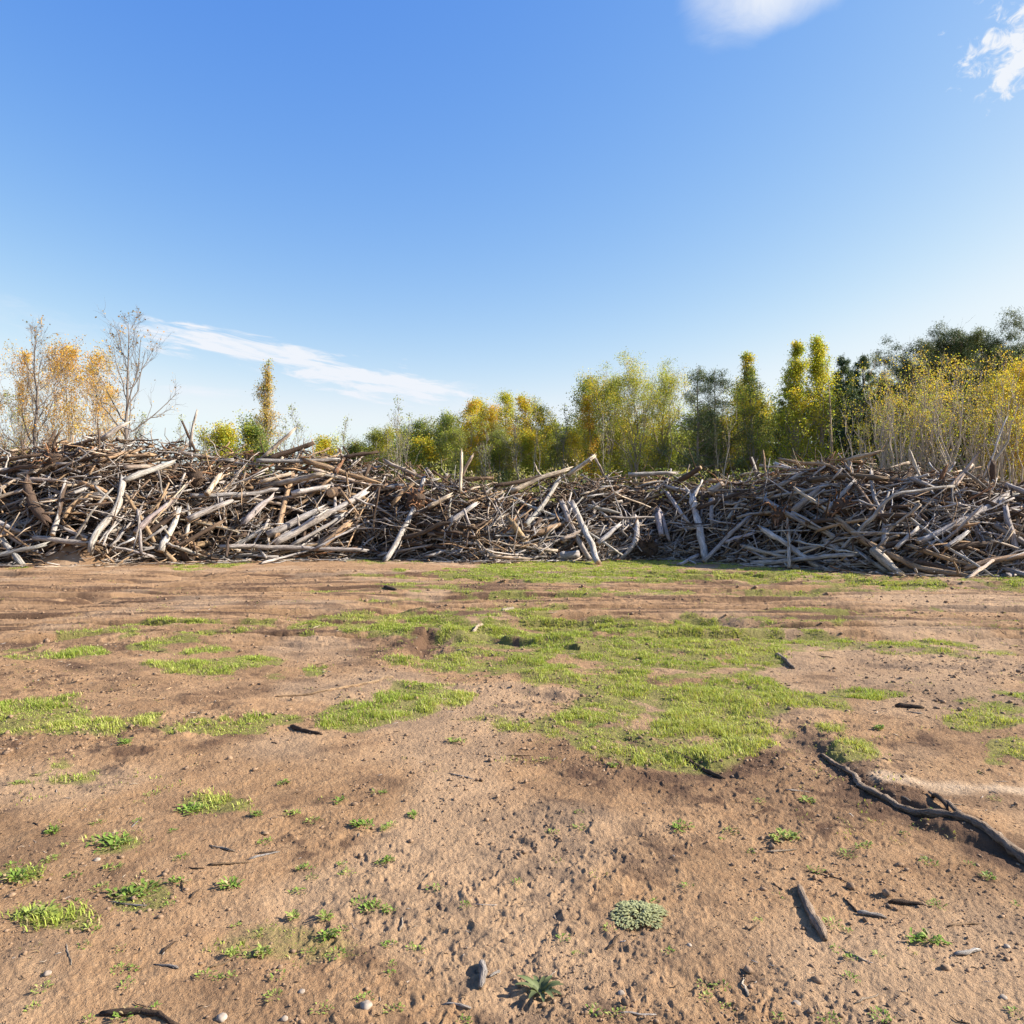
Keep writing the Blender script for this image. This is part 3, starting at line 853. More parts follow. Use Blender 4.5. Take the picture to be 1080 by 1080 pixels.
    # splintered uprights along the crest
    n = 340
    px = rg.uniform(-200, 1280, n); c = heap(px, np.full(n, 1.)); c[:, 1] += rg.uniform(-.5, 1.2, n); c[:, 2] -= .25
    d = norm(np.stack([rg.normal(size=n) * .7, rg.normal(size=n) * .4, rg.uniform(.3, 1.1, n)], -1))
    L = rg.gamma(3, .16, n) + .15; S = 5
    B = c[:, None] + d[:, None] * (np.linspace(0, 1, S)[None, :, None] * L[:, None, None]) + np.cumsum(rg.normal(size=(n, S, 3)), 1) * (.05 * L)[:, None, None]
    R = rg.uniform(.008, .024, n)[:, None] * np.linspace(1, .3, S)[None]
    V, Q, T, co = tubes(B, R, 5, .1, True, True, 19)
    tc = np.array([TINTS[x] for x in ('grey', 'brown', 'tan', 'pale', 'reddish')])[rg.integers(0, 5, n)] * rg.uniform(.7, 1.2, (n, 1))
    mb.add(V, Q, T, tint=np.clip(np.concatenate([np.repeat(tc, S * 5, 0), tc, tc]), 0, 1), co=co, bark=.35)
    o = link('brushwood', mb.mesh('brushwood', WOOD))
    tag(o, 'tangle of thin grey and brown sticks filling the log heap', kind='stuff')

# ------------------------------------------------------------------ trees
Y_, YG, GR, OR, DK, OL = (.60, .48, .04), (.40, .43, .06), (.15, .21, .05), (.64, .36, .05), (.042, .070, .026), (.25, .255, .08)
def gen_tree(seed, H, r0, start=.3, width=.22, profile='broad', elev=45, n1=22, n2=5, n3=0, leaves=4000, lsize=.07, spread=.22, cols=((YG, 1),), bark=(.22, .19, .16),
             lean=.03, wob=.02, topleaf=0., tufts=0, needle=False, up=.35, clump=.5, lowleaf=0.):
    rg = np.random.default_rng(seed)
    S = 12
    f = np.linspace(0, 1, S)
    tr = np.stack([f * H * lean * rg.normal(), f * H * lean * rg.normal(), f * H], -1)
    w = np.cumsum(rg.normal(size=(S, 3)), 0) * wob * H / S * np.array([1, 1, 0]); tr = tr + w - w[0]
    R = r0 * (1 - f * .93) * (1 + .35 * np.exp(-f * 14))
    tm = MB()
    V, Q, T, co = tubes(tr[None], R[None], 8, .05, True, True, seed)
    bark = np.array(bark)
    tm.add(V, Q, T, tint=bark, co=co * 2)
    hf = start + (1 - start) * (np.arange(n1) + rg.random(n1)) / n1 * .97
    az = np.arange(n1) * 2.4 + rg.normal(size=n1) * .4
    rel = (hf - start) / (1 - start)
    if profile == 'broad': wd = np.sin(PI * np.clip(rel * .8 + .16, 0, 1)) ** .7
    elif profile == 'column': wd = np.sin(PI * np.clip(rel * .8 + .16, 0, 1)) ** .8 * (1 - rel) ** .6 * 1.25 + .05
    elif profile == 'cone': wd = (1 - rel) ** .9 + .05
    else: wd = .6 + .4 * rel
    L1 = H * width * wd * rg.uniform(.65, 1.25, n1)
    el = np.radians(elev + rg.normal(size=n1) * 9) + (rel * .35 if not needle else rel * .25)
    a = np.stack([np.interp(hf, f, tr[:, k]) for k in range(3)], -1)
    d = np.stack([np.cos(az) * np.cos(el), np.sin(az) * np.cos(el), np.sin(el)], -1)
    def grow(a, d, L, S, r, upk, jit):
        n = len(a); s = np.linspace(0, 1, S)
        P = a[:, None] + d[:, None] * (s[None, :, None] * L[:, None, None])
        P[..., 2] += (s ** 2)[None] * (L * upk)[:, None]
        j = np.cumsum(rg.normal(size=(n, S, 3)), 1) * (jit * L / S)[:, None, None]; j -= j[:, :1]
        return P + j, r[:, None] * np.linspace(1, .25, S)[None]
    r1 = np.interp(hf, f, R) * .55
    P1, R1 = grow(a, d, L1, 7, r1, up, .25)
    V, Q, T, co = tubes(P1, R1, 5, 0, False, False, seed + 1); tm.add(V, Q, T, tint=bark * .95, co=co * 2)
    k = np.repeat(np.arange(n1), n2); m = len(k)
    ss = rg.uniform(.25, .98, m); ii = ss * 6; i0 = np.minimum(ii.astype(int), 5); fr = (ii - i0)[:, None]
    a2 = P1[k, i0] * (1 - fr) + P1[k, i0 + 1] * fr
    d2 = norm(norm(P1[k, i0 + 1] - P1[k, i0]) * .8 + rand_dirs(m, rg) * .75 + np.array([0, 0, .25 if not needle else .05]))
    L2 = L1[k] * (1.1 - ss * .7) * rg.uniform(.35, .8, m)
    P2, R2 = grow(a2, d2, L2, 5, np.maximum(r1[k] * (1 - ss * .6) * .5, .006), up * .5, .3)
    V, Q, T, co = tubes(P2, R2, 4, 0, False, False, seed + 2); tm.add(V, Q, T, tint=bark * .9, co=co * 2)
    anchors = [P2[:, 1:].reshape(-1, 3), P1[:, 4:].reshape(-1, 3)]
    cid = [np.repeat(k, 4), np.repeat(np.arange(n1), 3)]
    if n3:
        k3 = np.repeat(np.arange(m), n3); q = len(k3); i3 = rg.integers(1, 5, q)
        a3 = P2[k3, i3]; d3 = norm(norm(P2[k3, i3] - P2[k3, i3 - 1]) + rand_dirs(q, rg) * .75)
        P3, R3 = grow(a3, d3, L2[k3] * rg.uniform(.3, .7, q), 4, np.full(q, .0065), .15, .3)
        V, Q, T, co = tubes(P3, R3, 3, 0, False, False, seed + 3); tm.add(V, Q, T, tint=bark * .85, co=co * 2)
        anchors.append(P3[:, 1:].reshape(-1, 3)); cid.append(np.repeat(k[k3], 3))
    cm = None
    if leaves:
        A = np.concatenate(anchors); ci = np.concatenate(cid)
        # some branches carry little foliage: gaps in the crown
        keep = rg.random(n1) ** .7
        wgt = (1 - clump) + clump * keep[ci]
        if topleaf: wgt = wgt * smooth(topleaf - .25, topleaf + .1, A[:, 2] / H)
        if lowleaf: wgt = wgt * (1 - smooth(lowleaf - .2, lowleaf + .2, A[:, 2] / H))
        wgt = np.maximum(wgt, 1e-6)
        if tufts:        # leaves gather in tufts at the ends of some twigs
            sub = rg.choice(len(A), tufts, replace=False, p=wgt / wgt.sum()); size = rg.uniform(.3, 1.7, tufts)
            pk = sub[rg.choice(tufts, leaves, p=size / size.sum())]
        else: pk = rg.choice(len(A), leaves, p=wgt / wgt.sum())
        C = A[pk] + rg.normal(size=(leaves, 3)) * spread * np.array([1, 1, .8])
        C[:, 2] = np.maximum(C[:, 2], .1)
        if needle:
            da = norm(rand_dirs(leaves, rg) + np.array([0, 0, .35])); ln = lsize * rg.uniform(1.2, 2.2, leaves); wd_ = lsize * .28 * np.ones(leaves)
        else:
            da = rand_dirs(leaves, rg); ln = lsize * rg.uniform(.6, 1.3, leaves); wd_ = ln * .75
        db = norm(np.cross(da, rand_dirs(leaves, rg)))
        V, Q = leaf_quads(C, da * ln[:, None], db * wd_[:, None])
        cc = np.array([c for c, _ in cols]); pr = np.array([p for _, p in cols], float); pr /= pr.sum()
        bc = rg.choice(len(cc), n1, p=pr)
        ch = np.where(rg.random(leaves) < .68, bc[ci[pk]], rg.choice(len(cc), leaves, p=pr))
        tint = cc[ch] * rg.uniform(.7, 1.25, (leaves, 1)) * (1 + .08 * rg.normal(size=(leaves, 3)))
        cm = MB(); cm.add(V, Q, tint=np.clip(np.repeat(tint, 4, 0), .005, .8))
    zs = np.concatenate(cm.V if cm else tm.V)[:, 2]; H = float(np.percentile(zs, 99.3))
    return tm.mesh('trunk', BARK), (cm.mesh('crown', NEEDLE if needle else LEAF, False) if cm else None), H

PALE = (.45, .375, .29)
KINDS = {
    'bare': [dict(H=11, r0=.15, start=.24, width=.20, profile='broad', elev=44, n1=20, n2=7, n3=6, leaves=420, lsize=.05, spread=.10, cols=((OR, 1), ((.3, .2, .08), 1)), bark=(.19, .155, .13), wob=.09, lean=0., up=.32, clump=.9)] * 2,
    'orange': [dict(H=9, r0=.07, start=.16, width=.24, profile='broad', elev=58, n1=20, n2=6, n3=4, leaves=3900, lsize=.036, spread=.14, cols=((OR, 2.), ((.62, .44, .09), 2), ((.5, .28, .06), .6)), bark=(.36, .31, .26), clump=.9, wob=.15, lean=.05)] * 4,
    'slim': [dict(H=10, r0=.13, start=.12, width=.15, profile='column', elev=68, n1=50, n2=6, n3=4, leaves=9000, lsize=.034, spread=.11, cols=((OL, 1.3), ((.58, .40, .08), 3), (YG, .9)), bark=(.25, .21, .17), lowleaf=.92, clump=.6)],
    'thin': [dict(H=6, r0=.03, start=.2, width=.15, profile='column', elev=60, n1=22, n2=5, n3=4, leaves=300, lsize=.032, spread=.10, cols=((OL, 1), (YG, 1)), bark=(.30, .27, .23), wob=.15)] * 3,
    'bushyg': [dict(H=4.2, r0=.07, start=.08, width=.28, profile='broad', elev=45, n1=26, n2=6, n3=3, leaves=15000, lsize=.032, spread=.13, cols=((YG, 2), (Y_, 1.6), (GR, .5)), bark=(.2, .17, .13))] * 2,
    'bushgr': [dict(H=4.2, r0=.07, start=.08, width=.27, profile='broad', elev=45, n1=26, n2=6, n3=3, leaves=15000, lsize=.032, spread=.13, cols=((GR, 2), (OL, 1.5), (YG, .9)), bark=(.2, .17, .13))] * 2,
    'green': [dict(H=7, r0=.09, start=.15, width=.25, profile='broad', elev=50, n1=26, n2=6, n3=3, tufts=330, leaves=17000, lsize=.036, spread=.19, cols=((GR, 1.3), (OL, 2), (YG, .9)), bark=(.30, .26, .21), clump=.75)] * 3,
    'yellow': [dict(H=8, r0=.09, start=.18, width=.21, profile='broad', elev=55, n1=28, n2=6, n3=3, tufts=330, leaves=14000, lsize=.034, spread=.18, cols=((YG, 2), (Y_, 2), (OL, 1)), bark=(.40, .35, .29), clump=.8)] * 3,
    'amber': [dict(H=8, r0=.08, start=.2, width=.18, profile='broad', elev=58, n1=26, n2=6, n3=3, tufts=300, leaves=12000, lsize=.034, spread=.17, cols=((Y_, 2), (OR, 1.2), (YG, 1)), bark=(.40, .35, .29), clump=.8)] * 2,
    'airy': [dict(H=10, r0=.12, start=.2, width=.28, profile='broad', elev=52, n1=34, n2=8, n3=4, tufts=620, leaves=24000, lsize=.034, spread=.20, cols=((YG, 3), ((.30, .33, .07), 2), (Y_, 1.2)), bark=(.33, .28, .24), wob=.12, clump=.75)] * 3,
    'loosepine': [dict(H=9.5, r0=.12, start=.25, width=.24, profile='cone', elev=12, n1=32, n2=7, n3=3, tufts=190, leaves=9500, lsize=.045, spread=.17, cols=(((.085, .12, .05), 2), ((.16, .19, .065), 1.5)), bark=(.26, .21, .17), needle=True, clump=.9, up=.25)] * 2,
    'mottled': [dict(H=10, r0=.11, start=.12, width=.17, profile='column', elev=58, n1=40, n2=6, n3=3, leaves=17000, lsize=.035, spread=.13, cols=((GR, 1.6), (OL, 2), (Y_, 1.), (YG, 1.4)), bark=(.30, .26, .22), clump=.85)],
    'bright': [dict(H=10.3, r0=.11, start=.06, width=.185, profile='column', elev=62, n1=46, n2=6, n3=3, leaves=21000, lsize=.036, spread=.13, cols=(((.44, .48, .05), 3), ((.54, .50, .05), 2), (Y_, .8), (GR, .5)), bark=(.30, .26, .22), clump=.8)] * 2,
    'spruce': [dict(H=10, r0=.13, start=.08, width=.18, profile='cone', elev=2, n1=60, n2=7, n3=2, leaves=17000, lsize=.05, spread=.10, cols=((DK, 1.), ((.065, .11, .038), 1.8), ((.11, .15, .05), 1.2)), bark=(.16, .13, .1), needle=True, clump=.4, up=.1)] * 2,
    'pine': [dict(H=11, r0=.15, start=.5, width=.25, profile='broad', elev=24, n1=26, n2=8, n3=3, tufts=190, leaves=27000, lsize=.046, spread=.17, cols=((DK, 1.), ((.065, .10, .035), 2), ((.15, .175, .055), 1.6)), bark=(.24, .18, .14), needle=True, clump=.9, up=.35)] * 3,
    'stem': [dict(H=7, r0=.085, start=.48, width=.17, profile='v', elev=62, n1=8, n2=2, n3=2, leaves=230, lsize=.030, spread=.12, cols=((Y_, 2), (YG, 1.6), ((.5, .36, .06), 1)), bark=PALE, lean=.07, wob=.22, topleaf=.78, up=.3, clump=.9)] * 7,
    'golden': [dict(H=7, r0=.07, start=.22, width=.26, profile='broad', elev=55, n1=20, n2=6, n3=4, tufts=300, leaves=13000, lsize=.030, spread=.17, cols=((Y_, 4), ((.56, .50, .05), 2), (YG, 1.), (OR, .3)), bark=PALE, topleaf=.5, clump=.85)] * 2,
    'snag': [dict(H=8, r0=.13, start=.35, width=.05, profile='column', elev=50, n1=14, n2=3, leaves=300, lsize=.04, spread=.12, cols=((GR, 1), (YG, 1)), bark=(.32, .24, .16))],
}
TREES = [  # px, distance, top py, kind, label, name
    (37, 33, 336, 'bare', 'nearly leafless grey tree with a bent trunk, first of two above the heap', 'bare_tree'),
    (126, 33, 326, 'bare', 'tallest bare tree, upright trunk and fine twigs, beside the orange birches', 'bare_tree'),
    (62, 37, 362, 'orange', None, 'birch_tree'), (76, 39, 355, 'orange', None, 'birch_tree'), (90, 36, 370, 'orange', None, 'birch_tree'), (104, 38, 362, 'orange', None, 'birch_tree'),
    (14, 40, 368, 'orange', None, 'birch_tree'), (52, 42, 372, 'orange', None, 'birch_tree'), (114, 41, 402, 'orange', None, 'birch_tree'), (-4, 37, 380, 'orange', None, 'birch_tree'), (32, 41, 400, 'orange', None, 'birch_tree'),
    (275, 44, 384, 'slim', 'lone slim half-bare poplar standing against open sky', 'poplar_tree'),
    (310, 40, 425, 'thin', None, 'sapling'), (297, 42, 440, 'thin', None, 'sapling'), (193, 37, 438, 'thin', None, 'sapling'), (358, 42, 438, 'thin', None, 'sapling'), (419, 40, 418, 'thin', None, 'sapling'),
    (436, 41, 436, 'thin', None, 'sapling'), (152, 37, 436, 'thin', None, 'sapling'), (212, 38, 452, 'thin', None, 'sapling'), (598, 42, 425, 'thin', 'tall thin grey sapling between orange thicket and broad tree', 'sapling'), (8, 34, 410, 'thin', None, 'sapling'), (545, 41, 430, 'thin', None, 'sapling'), (512, 40, 445, 'thin', None, 'sapling'),
    (238, 40, 448, 'bushyg', 'rounded yellow bush beside the lone slim poplar', 'bush'), (268, 41, 443, 'bushgr', 'rounded green bush at the foot of the lone slim poplar', 'bush'), 
    (345, 45, 460, 'bushyg', 'small orange and green bush between two bare saplings', 'bush'), (372, 46, 466, 'bushgr', None, 'bush'), (20, 48, 466, 'bushgr', None, 'bush'),
    (398, 45, 454, 'green', None, 'green_tree'), (414, 44, 449, 'yellow', None, 'yellow_tree'), (431, 47, 452, 'green', None, 'green_tree'), (455, 46, 442, 'green', None, 'green_tree'), (470, 47, 436, 'green', None, 'green_tree'),
    (492, 44, 420, 'amber', 'amber-topped tree at the start of the thicket', 'amber_tree'), (508, 46, 424, 'yellow', None, 'yellow_tree'), (522, 45, 428, 'amber', None, 'amber_tree'), (536, 47, 416, 'yellow', 'tallest yellow tree of the middle thicket', 'yellow_tree'), (551, 45, 420, 'amber', None, 'amber_tree'),
    (566, 46, 424, 'yellow', None, 'yellow_tree'), (580, 48, 444, 'green', None, 'green_tree'), (592, 46, 450, 'green', None, 'green_tree'), (480, 43, 452, 'green', None, 'green_tree'), (528, 43, 452, 'green', None, 'green_tree'), (560, 43, 455, 'bushyg', None, 'bush'), (445, 44, 462, 'bushyg', None, 'bush'), (606, 44, 452, 'yellow', None, 'yellow_tree'),
    (622, 42, 418, 'amber', 'amber tree at the edge of the broad yellow-green tree', 'amber_tree'), (634, 46, 400, 'green', None, 'green_tree'), (645, 42, 392, 'airy', 'airy yellow-green tree just before the broadest crown', 'yellow_tree'), (672, 40, 377, 'airy', 'broad airy yellow-green tree with a leaning visible trunk', 'yellow_tree'),
    (694, 43, 384, 'airy', 'airy pale green tree beside the broadest crown', 'yellow_tree'), (655, 46, 440, 'bushyg', None, 'bush'), (700, 46, 452, 'bushgr', None, 'bush'), (618, 48, 448, 'bushgr', None, 'bush'), (680, 48, 455, 'green', None, 'green_tree'), (715, 47, 455, 'green', None, 'green_tree'), (640, 43, 455, 'yellow', None, 'yellow_tree'),
    (737, 38, 388, 'loosepine', 'loose dark pine with gaps between its branches', 'pine_tree'), (754, 40, 392, 'loosepine', 'second loose pine with a pale lower trunk', 'pine_tree'), (772, 41, 404, 'yellow', 'yellow-green tree between loose pine and mottled poplar', 'yellow_tree'), (745, 43, 430, 'green', None, 'green_tree'), (784, 44, 432, 'green', None, 'green_tree'), (760, 44, 440, 'bushgr', None, 'bush'),
    (801, 38, 372, 'mottled', 'mottled green and yellow poplar with a pointed top', 'poplar_tree'), (790, 43, 410, 'green', None, 'green_tree'), (813, 43, 430, 'green', None, 'green_tree'),
    (834, 37, 361, 'bright', 'bright yellow-green poplar, thinner of the twin poplars', 'poplar_tree'), (869, 37.5, 357, 'bright', 'bright yellow poplar, fuller of the twin poplars', 'poplar_tree'),
    (829, 39, 408, 'spruce', 'near-black spruce at the foot of the twin poplars', 'spruce_tree'), (850, 41, 415, 'spruce', 'dark spruce showing between the twin poplars', 'spruce_tree'), (893, 43, 377, 'spruce', 'dark pointed spruce beside the twin poplars', 'spruce_tree'), (912, 44, 375, 'spruce', 'dark pointed spruce beside the pale stems', 'spruce_tree'), (903, 46, 392, 'spruce', None, 'spruce_tree'), (880, 44, 395, 'spruce', None, 'spruce_tree'), (930, 45, 405, 'spruce', None, 'spruce_tree'),
    (883, 30, 396, 'snag', 'straight brown trunk with hardly a leaf before the spruces', 'dead_tree'),
    (962, 37, 372, 'pine', None, 'pine_tree'), (984, 39, 356, 'pine', None, 'pine_tree'), (1006, 38, 350, 'pine', None, 'pine_tree'), (1034, 37, 340, 'pine', 'tallest dark pine crown above the pale stems', 'pine_tree'), (1058, 39, 356, 'pine', None, 'pine_tree'), (1080, 38, 366, 'pine', None, 'pine_tree'), (945, 41, 392, 'pine', None, 'pine_tree'),
    (1112, 38, 352, 'pine', None, 'pine_tree'), (1020, 42, 372, 'spruce', None, 'spruce_tree'), (975, 43, 385, 'spruce', None, 'spruce_tree'), (1050, 43, 380, 'spruce', None, 'spruce_tree'), (1150, 40, 350, 'pine', None, 'pine_tree'), (1000, 45, 390, 'spruce', None, 'spruce_tree'), (1085, 44, 380, 'spruce', None, 'spruce_tree'),
    (1058, 29, 392, 'golden', 'golden-yellow tree in front of the tall pines', 'golden_tree'), (1084, 28, 378, 'golden', 'brightest golden-yellow tree at the end of the grove', 'golden_tree'), (1120, 29, 385, 'golden', None, 'golden_tree'),
    (-60, 36, 360, 'orange', None, 'birch_tree'), (-110, 38, 350, 'bare', 'bare grey tree beyond the orange birches', 'bare_tree'), (1180, 31, 380, 'golden', None, 'golden_tree'), (-90, 40, 440, 'bushyg', None, 'bush'), (1200, 42, 370, 'spruce', None, 'spruce_tree'),
]
SHARED = {  # label, category, group for look-alikes
    'orange': ('slender birch with thin orange leaves in the clump by the bare trees', 'orange birches by the bare trees'),
    'thin': ('thin almost leafless sapling standing behind the log heap', 'thin saplings behind the heap'),
    'bushyg': ('low yellow-green bush showing just above the log heap', 'yellow-green bushes behind the heap'),
    'bushgr': ('low green bush in the thicket behind the log heap', 'green bushes behind the heap'),
    'green': ('olive-green broadleaf tree in the thicket behind the log heap', 'green trees of the thicket'),
    'yellow': ('yellowing young tree in the thicket behind the log heap', 'yellowing trees of the thicket'),
    'amber': ('amber and yellow young tree within the middle thicket', 'amber trees of the thicket'),
    'spruce': ('dark spruce packed among the trees behind the pale stems', 'dark spruces of the wood'),
    'pine': ('dark round-topped pine rising over the pale stems', 'dark pines over the pale stems'),
    'golden': ('golden-yellow young tree beyond the end of the grove', 'golden trees among the pale stems'),
    'stem': ('pale thin-stemmed young tree in the dense grove behind the heap', 'pale thin stems of the grove'),
}
CATS = {'birch_tree': 'tree', 'bush': 'bush', 'sapling': 'sapling'}
PROTO = {}
def plant(px, Y, top, kind, label, name, var, rg):
    key = (kind, var % len(KINDS[kind]))
    x = (px - 540) / F * Y
    h = EYE + (540 - top) / F * Y
    if key not in PROTO:
        PROTO[key] = gen_tree(sum(map(ord, kind)) * 7 + key[1] * 101, **KINDS[kind][key[1]])
    tme, cme, H = PROTO[key]
    e = bpy.data.objects.new(name, None); COL.objects.link(e)
    zb = float(gh(x, Y, False))
    e.location = (x, Y, zb); s = h / H
    e.scale = (s * rg.uniform(.92, 1.1), s * rg.uniform(.92, 1.1), s); e.rotation_euler = (0, 0, rg.uniform(0, 6.28))
    link('trunk', tme, e)
    if cme: link('crown', cme, e)
    lab, grp = SHARED.get(kind, (None, None))
    tag(e, label or lab, CATS.get(name, 'tree'), grp)
    return e

def build_trees():
    rg = np.random.default_rng(77); cnt = {}
    for px, Y, top, kind, label, name in TREES:
        v = cnt.get(kind, 0); cnt[kind] = v + 1
        plant(px, Y, top, kind, label, name, v, rg)
    n = 120
    xs = 918 + (np.arange(n) + rg.random(n)) / n * 185
    for i in range(n):
        plant(xs[i] if i % 9 else xs[i] - 12, rg.uniform(25.5, 31), rg.uniform(370, 420) if xs[i] > 940 else rg.uniform(392, 440), 'stem', None, 'young_tree', i, rg)
    # a few pale stems through the thicket
    for px, Y, top in ((402, 40, 446), (424, 39, 440), (555, 40, 428), (571, 41, 432), (640, 38, 420), (705, 39, 410), (757, 36, 412), (765, 37, 420), (902, 36, 420), (915, 34, 425), (780, 38, 425), (826, 38, 440)):
        e = plant(px, Y, top, 'stem', 'single pale thin stem standing in the mixed thicket', 'young_tree', int(px), rg)
        e['group'] = 'pale stems in the mixed thicket'; e.scale.x *= .6; e.scale.y *= .6

def build_undergrowth():
    rg = np.random.default_rng(88)
    # shrub layer behind the heap; reads as one mass
    C = []; tint = []; st = []
    n = 900
    px = np.concatenate([rg.uniform(380, 1200, 820), rg.uniform(-150, 380, 120)]); n = len(px)
    Y = rg.uniform(30, 52, n); x = (px - 540) / F * Y
    top = np.interp(px, [-150, 0, 150, 220, 300, 380, 420, 480, 600, 620, 720, 800, 880, 1200], [1.6, 1.8, 1.8, 2.0, 2.0, 2.6, 3.2, 3.6, 3.5, 3.4, 3.4, 3.4, 3.8, 4.0])
    hh = top * rg.uniform(.55, 1.08, n)
    k = 260
    ang = rg.random((n, k)) * 2 * PI; rad = np.sqrt(rg.random((n, k))) * rg.uniform(.5, 1.2, (n, 1)); z = rg.random((n, k)) ** .7
    C = np.stack([x[:, None] + np.cos(ang) * rad * (1.1 - .6 * z), Y[:, None] + np.sin(ang) * rad * (1.1 - .6 * z), hh[:, None] * z + .05], -1).reshape(-1, 3)
    cols = np.array([(.15, .20, .055), (.29, .29, .09), (.38, .38, .11), (.36, .29, .18), (.44, .40, .08), (.05, .065, .03)])
    pr = np.where((px > 880)[:, None], np.array([[.12, .06, .0, .05, .0, .77]]), np.array([[.24, .30, .17, .18, .04, .07]]))  # behind the pale stems, near-black tints paint the wood's shade
    pick = np.array([rg.choice(6, p=p) for p in pr])
    tint = np.repeat(cols[pick], k, 0) * rg.uniform(.6, 1.3, (n * k, 1))
    m = n * k
    da = rand_dirs(m, rg); ln = rg.uniform(.03, .065, m); db = norm(np.cross(da, rand_dirs(m, rg)))
    V, Q = leaf_quads(C, da * ln[:, None], db * (ln * .7)[:, None])
    mb = MB(); mb.add(V, Q, tint=np.clip(np.repeat(tint, 4, 0), .005, .7))
    o = link('undergrowth', mb.mesh('undergrowth', LEAF, False))
    tag(o, 'olive shrub undergrowth filling the wood behind the heap', kind='stuff')
    # a wood farther off
    n = 760
    px = rg.uniform(380, 1500, n); Y = rg.uniform(58, 85, n); x = (px - 540) / F * Y
    toppy = np.interp(px, [380, 420, 480, 600, 720, 800, 880, 940, 1080, 1500], [474, 466, 452, 455, 452, 440, 415, 412, 405, 400]) + rg.normal(size=n) * 7
    hh = EYE + (540 - toppy) / F * Y
    k = 380
    ang = rg.random((n, k)) * 2 * PI; z = rg.random((n, k)); rad = np.sqrt(rg.random((n, k))) * 1.9 * np.sin(PI * np.clip(.12 + .85 * z, 0, 1)) ** .6 
    C = np.stack([x[:, None] + np.cos(ang) * rad, Y[:, None] + np.sin(ang) * rad, hh[:, None] * (.08 + .92 * z)], -1).reshape(-1, 3)
    cols = np.array([GR, OL, YG, DK, (.22, .19, .07)])
    p2 = np.where((px > 860)[:, None], np.array([[.22, .08, .0, .66, .04]]), np.array([[.30, .33, .17, .08, .12]]))
    pick = np.array([rg.choice(5, p=p) for p in p2])
    tint = np.repeat(cols[pick], k, 0) * rg.uniform(.6, 1.25, (n * k, 1))
    m = n * k
    da = rand_dirs(m, rg); ln = rg.uniform(.08, .17, m); db = norm(np.cross(da, rand_dirs(m, rg)))
    V, Q = leaf_quads(C, da * ln[:, None], db * (ln * .7)[:, None])
    mb = MB(); mb.add(V, Q, tint=np.clip(np.repeat(tint, 4, 0), .005, .7))
    o = link('far_woods', mb.mesh('far_woods', LEAF, False))
    tag(o, 'mixed wood farther off behind the thicket', kind='stuff')

# ------------------------------------------------------------------ grass and small things on the ground
def build_grass():
    rg = np.random.default_rng(99)
    P = []
    # uniform samples of the field, thinned by the mask; fewer but bigger tufts far away
    for y0, y1, dens in ((1.9, 4, 900), (4, 7, 900), (7, 11, 650), (11, 15, 330), (15, 27, 260)):
        w = .74
        A = (y1 ** 2 - y0 ** 2) * w * 1.25
        n = int(A * dens)
        y = np.sqrt(rg.uniform(y0 ** 2, y1 ** 2, n)); x = rg.uniform(-w, w, n) * y
        m = grass_mask(x, y)
        sp = .035 * smooth(.48, .70, fbm(x * 1.3, y * 1.3, 57, 4)) * smooth(2.5, 4.5, y) * smooth(17, 13, y) + .008 * smooth(.55, .75, fbm(x * 2, y * 2, 57, 3))
        k = rg.random(n) < m ** 1.6 * (.12 + .95 * smooth(.36, .60, fbm(x * 11, y * 11, 59, 3))) + sp
        P.append(np.stack([x[k], y[k], m[k]], -1))
    P = np.concatenate(P)
    nb = 9
    x = np.repeat(P[:, 0], nb); y = np.repeat(P[:, 1], nb); g = np.repeat(P[:, 2], nb)
    far = np.repeat(np.clip(P[:, 1] / 9, .8, 2.0), nb)
    n = len(x)
    sc = .018 + .010 * far
    x = x + rg.normal(size=n) * sc; y = y + rg.normal(size=n) * sc
    z = gh(x, y)
    hgt = (.010 + .016 * g) * (.5 + 1.3 * smooth(.3, .7, fbm(x * 3.1, y * 3.1, 60, 3))) * rg.uniform(.45, 1.45, n) * np.where(far > 1.3, 1.15, 1)
    wd = .0028 * far * rg.uniform(.7, 1.3, n) * 1.25
    az = rg.uniform(0, 2 * PI, n); lean = rg.uniform(.3, 1.25, n)
    d = np.stack([np.cos(az), np.sin(az), 0 * az], -1)
    s = np.stack([-np.sin(az), np.cos(az), 0 * az], -1) * wd[:, None]
    b = np.stack([x, y, z - .004], -1)
    up = np.array([0, 0, 1.])
    mid = b + (up * .62 + d * .32 * lean[:, None]) * hgt[:, None]
    tip = b + (up * (1.0 - .25 * lean)[:, None] + d * .9 * lean[:, None]) * hgt[:, None]
    V = np.stack([b - s, b + s, mid + s * .75, mid - s * .75, tip], 1).reshape(-1, 3)
    i = np.arange(n)[:, None] * 5
    Q = i + np.array([[0, 1, 2, 3]]); T = i + np.array([[3, 2, 4]])
    patch = fbm(x * .8, y * .8, 58, 3)
    c0 = np.array((.27, .345, .05)); c1 = np.array((.42, .44, .10)); dry = np.array((.46, .37, .18))
    tt = np.clip(patch * 1.6 - .3 + rg.normal(size=n) * .2, 0, 1)[:, None]
    tint = c0 * (1 - tt) + c1 * tt
    isdry = (rg.random(n) < .12 + .22 * (g < .5))[:, None]
    tint = np.where(isdry, dry, tint) * rg.uniform(.75, 1.25, (n, 1))
    mb = MB(); mb.add(V, Q, T, tint=np.repeat(tint, 5, 0))
    o = link('grass', mb.mesh('grass', GRASS, False))
    tag(o, 'short green grass growing in patches on the bare earth', kind='stuff')
    print('blades', n)

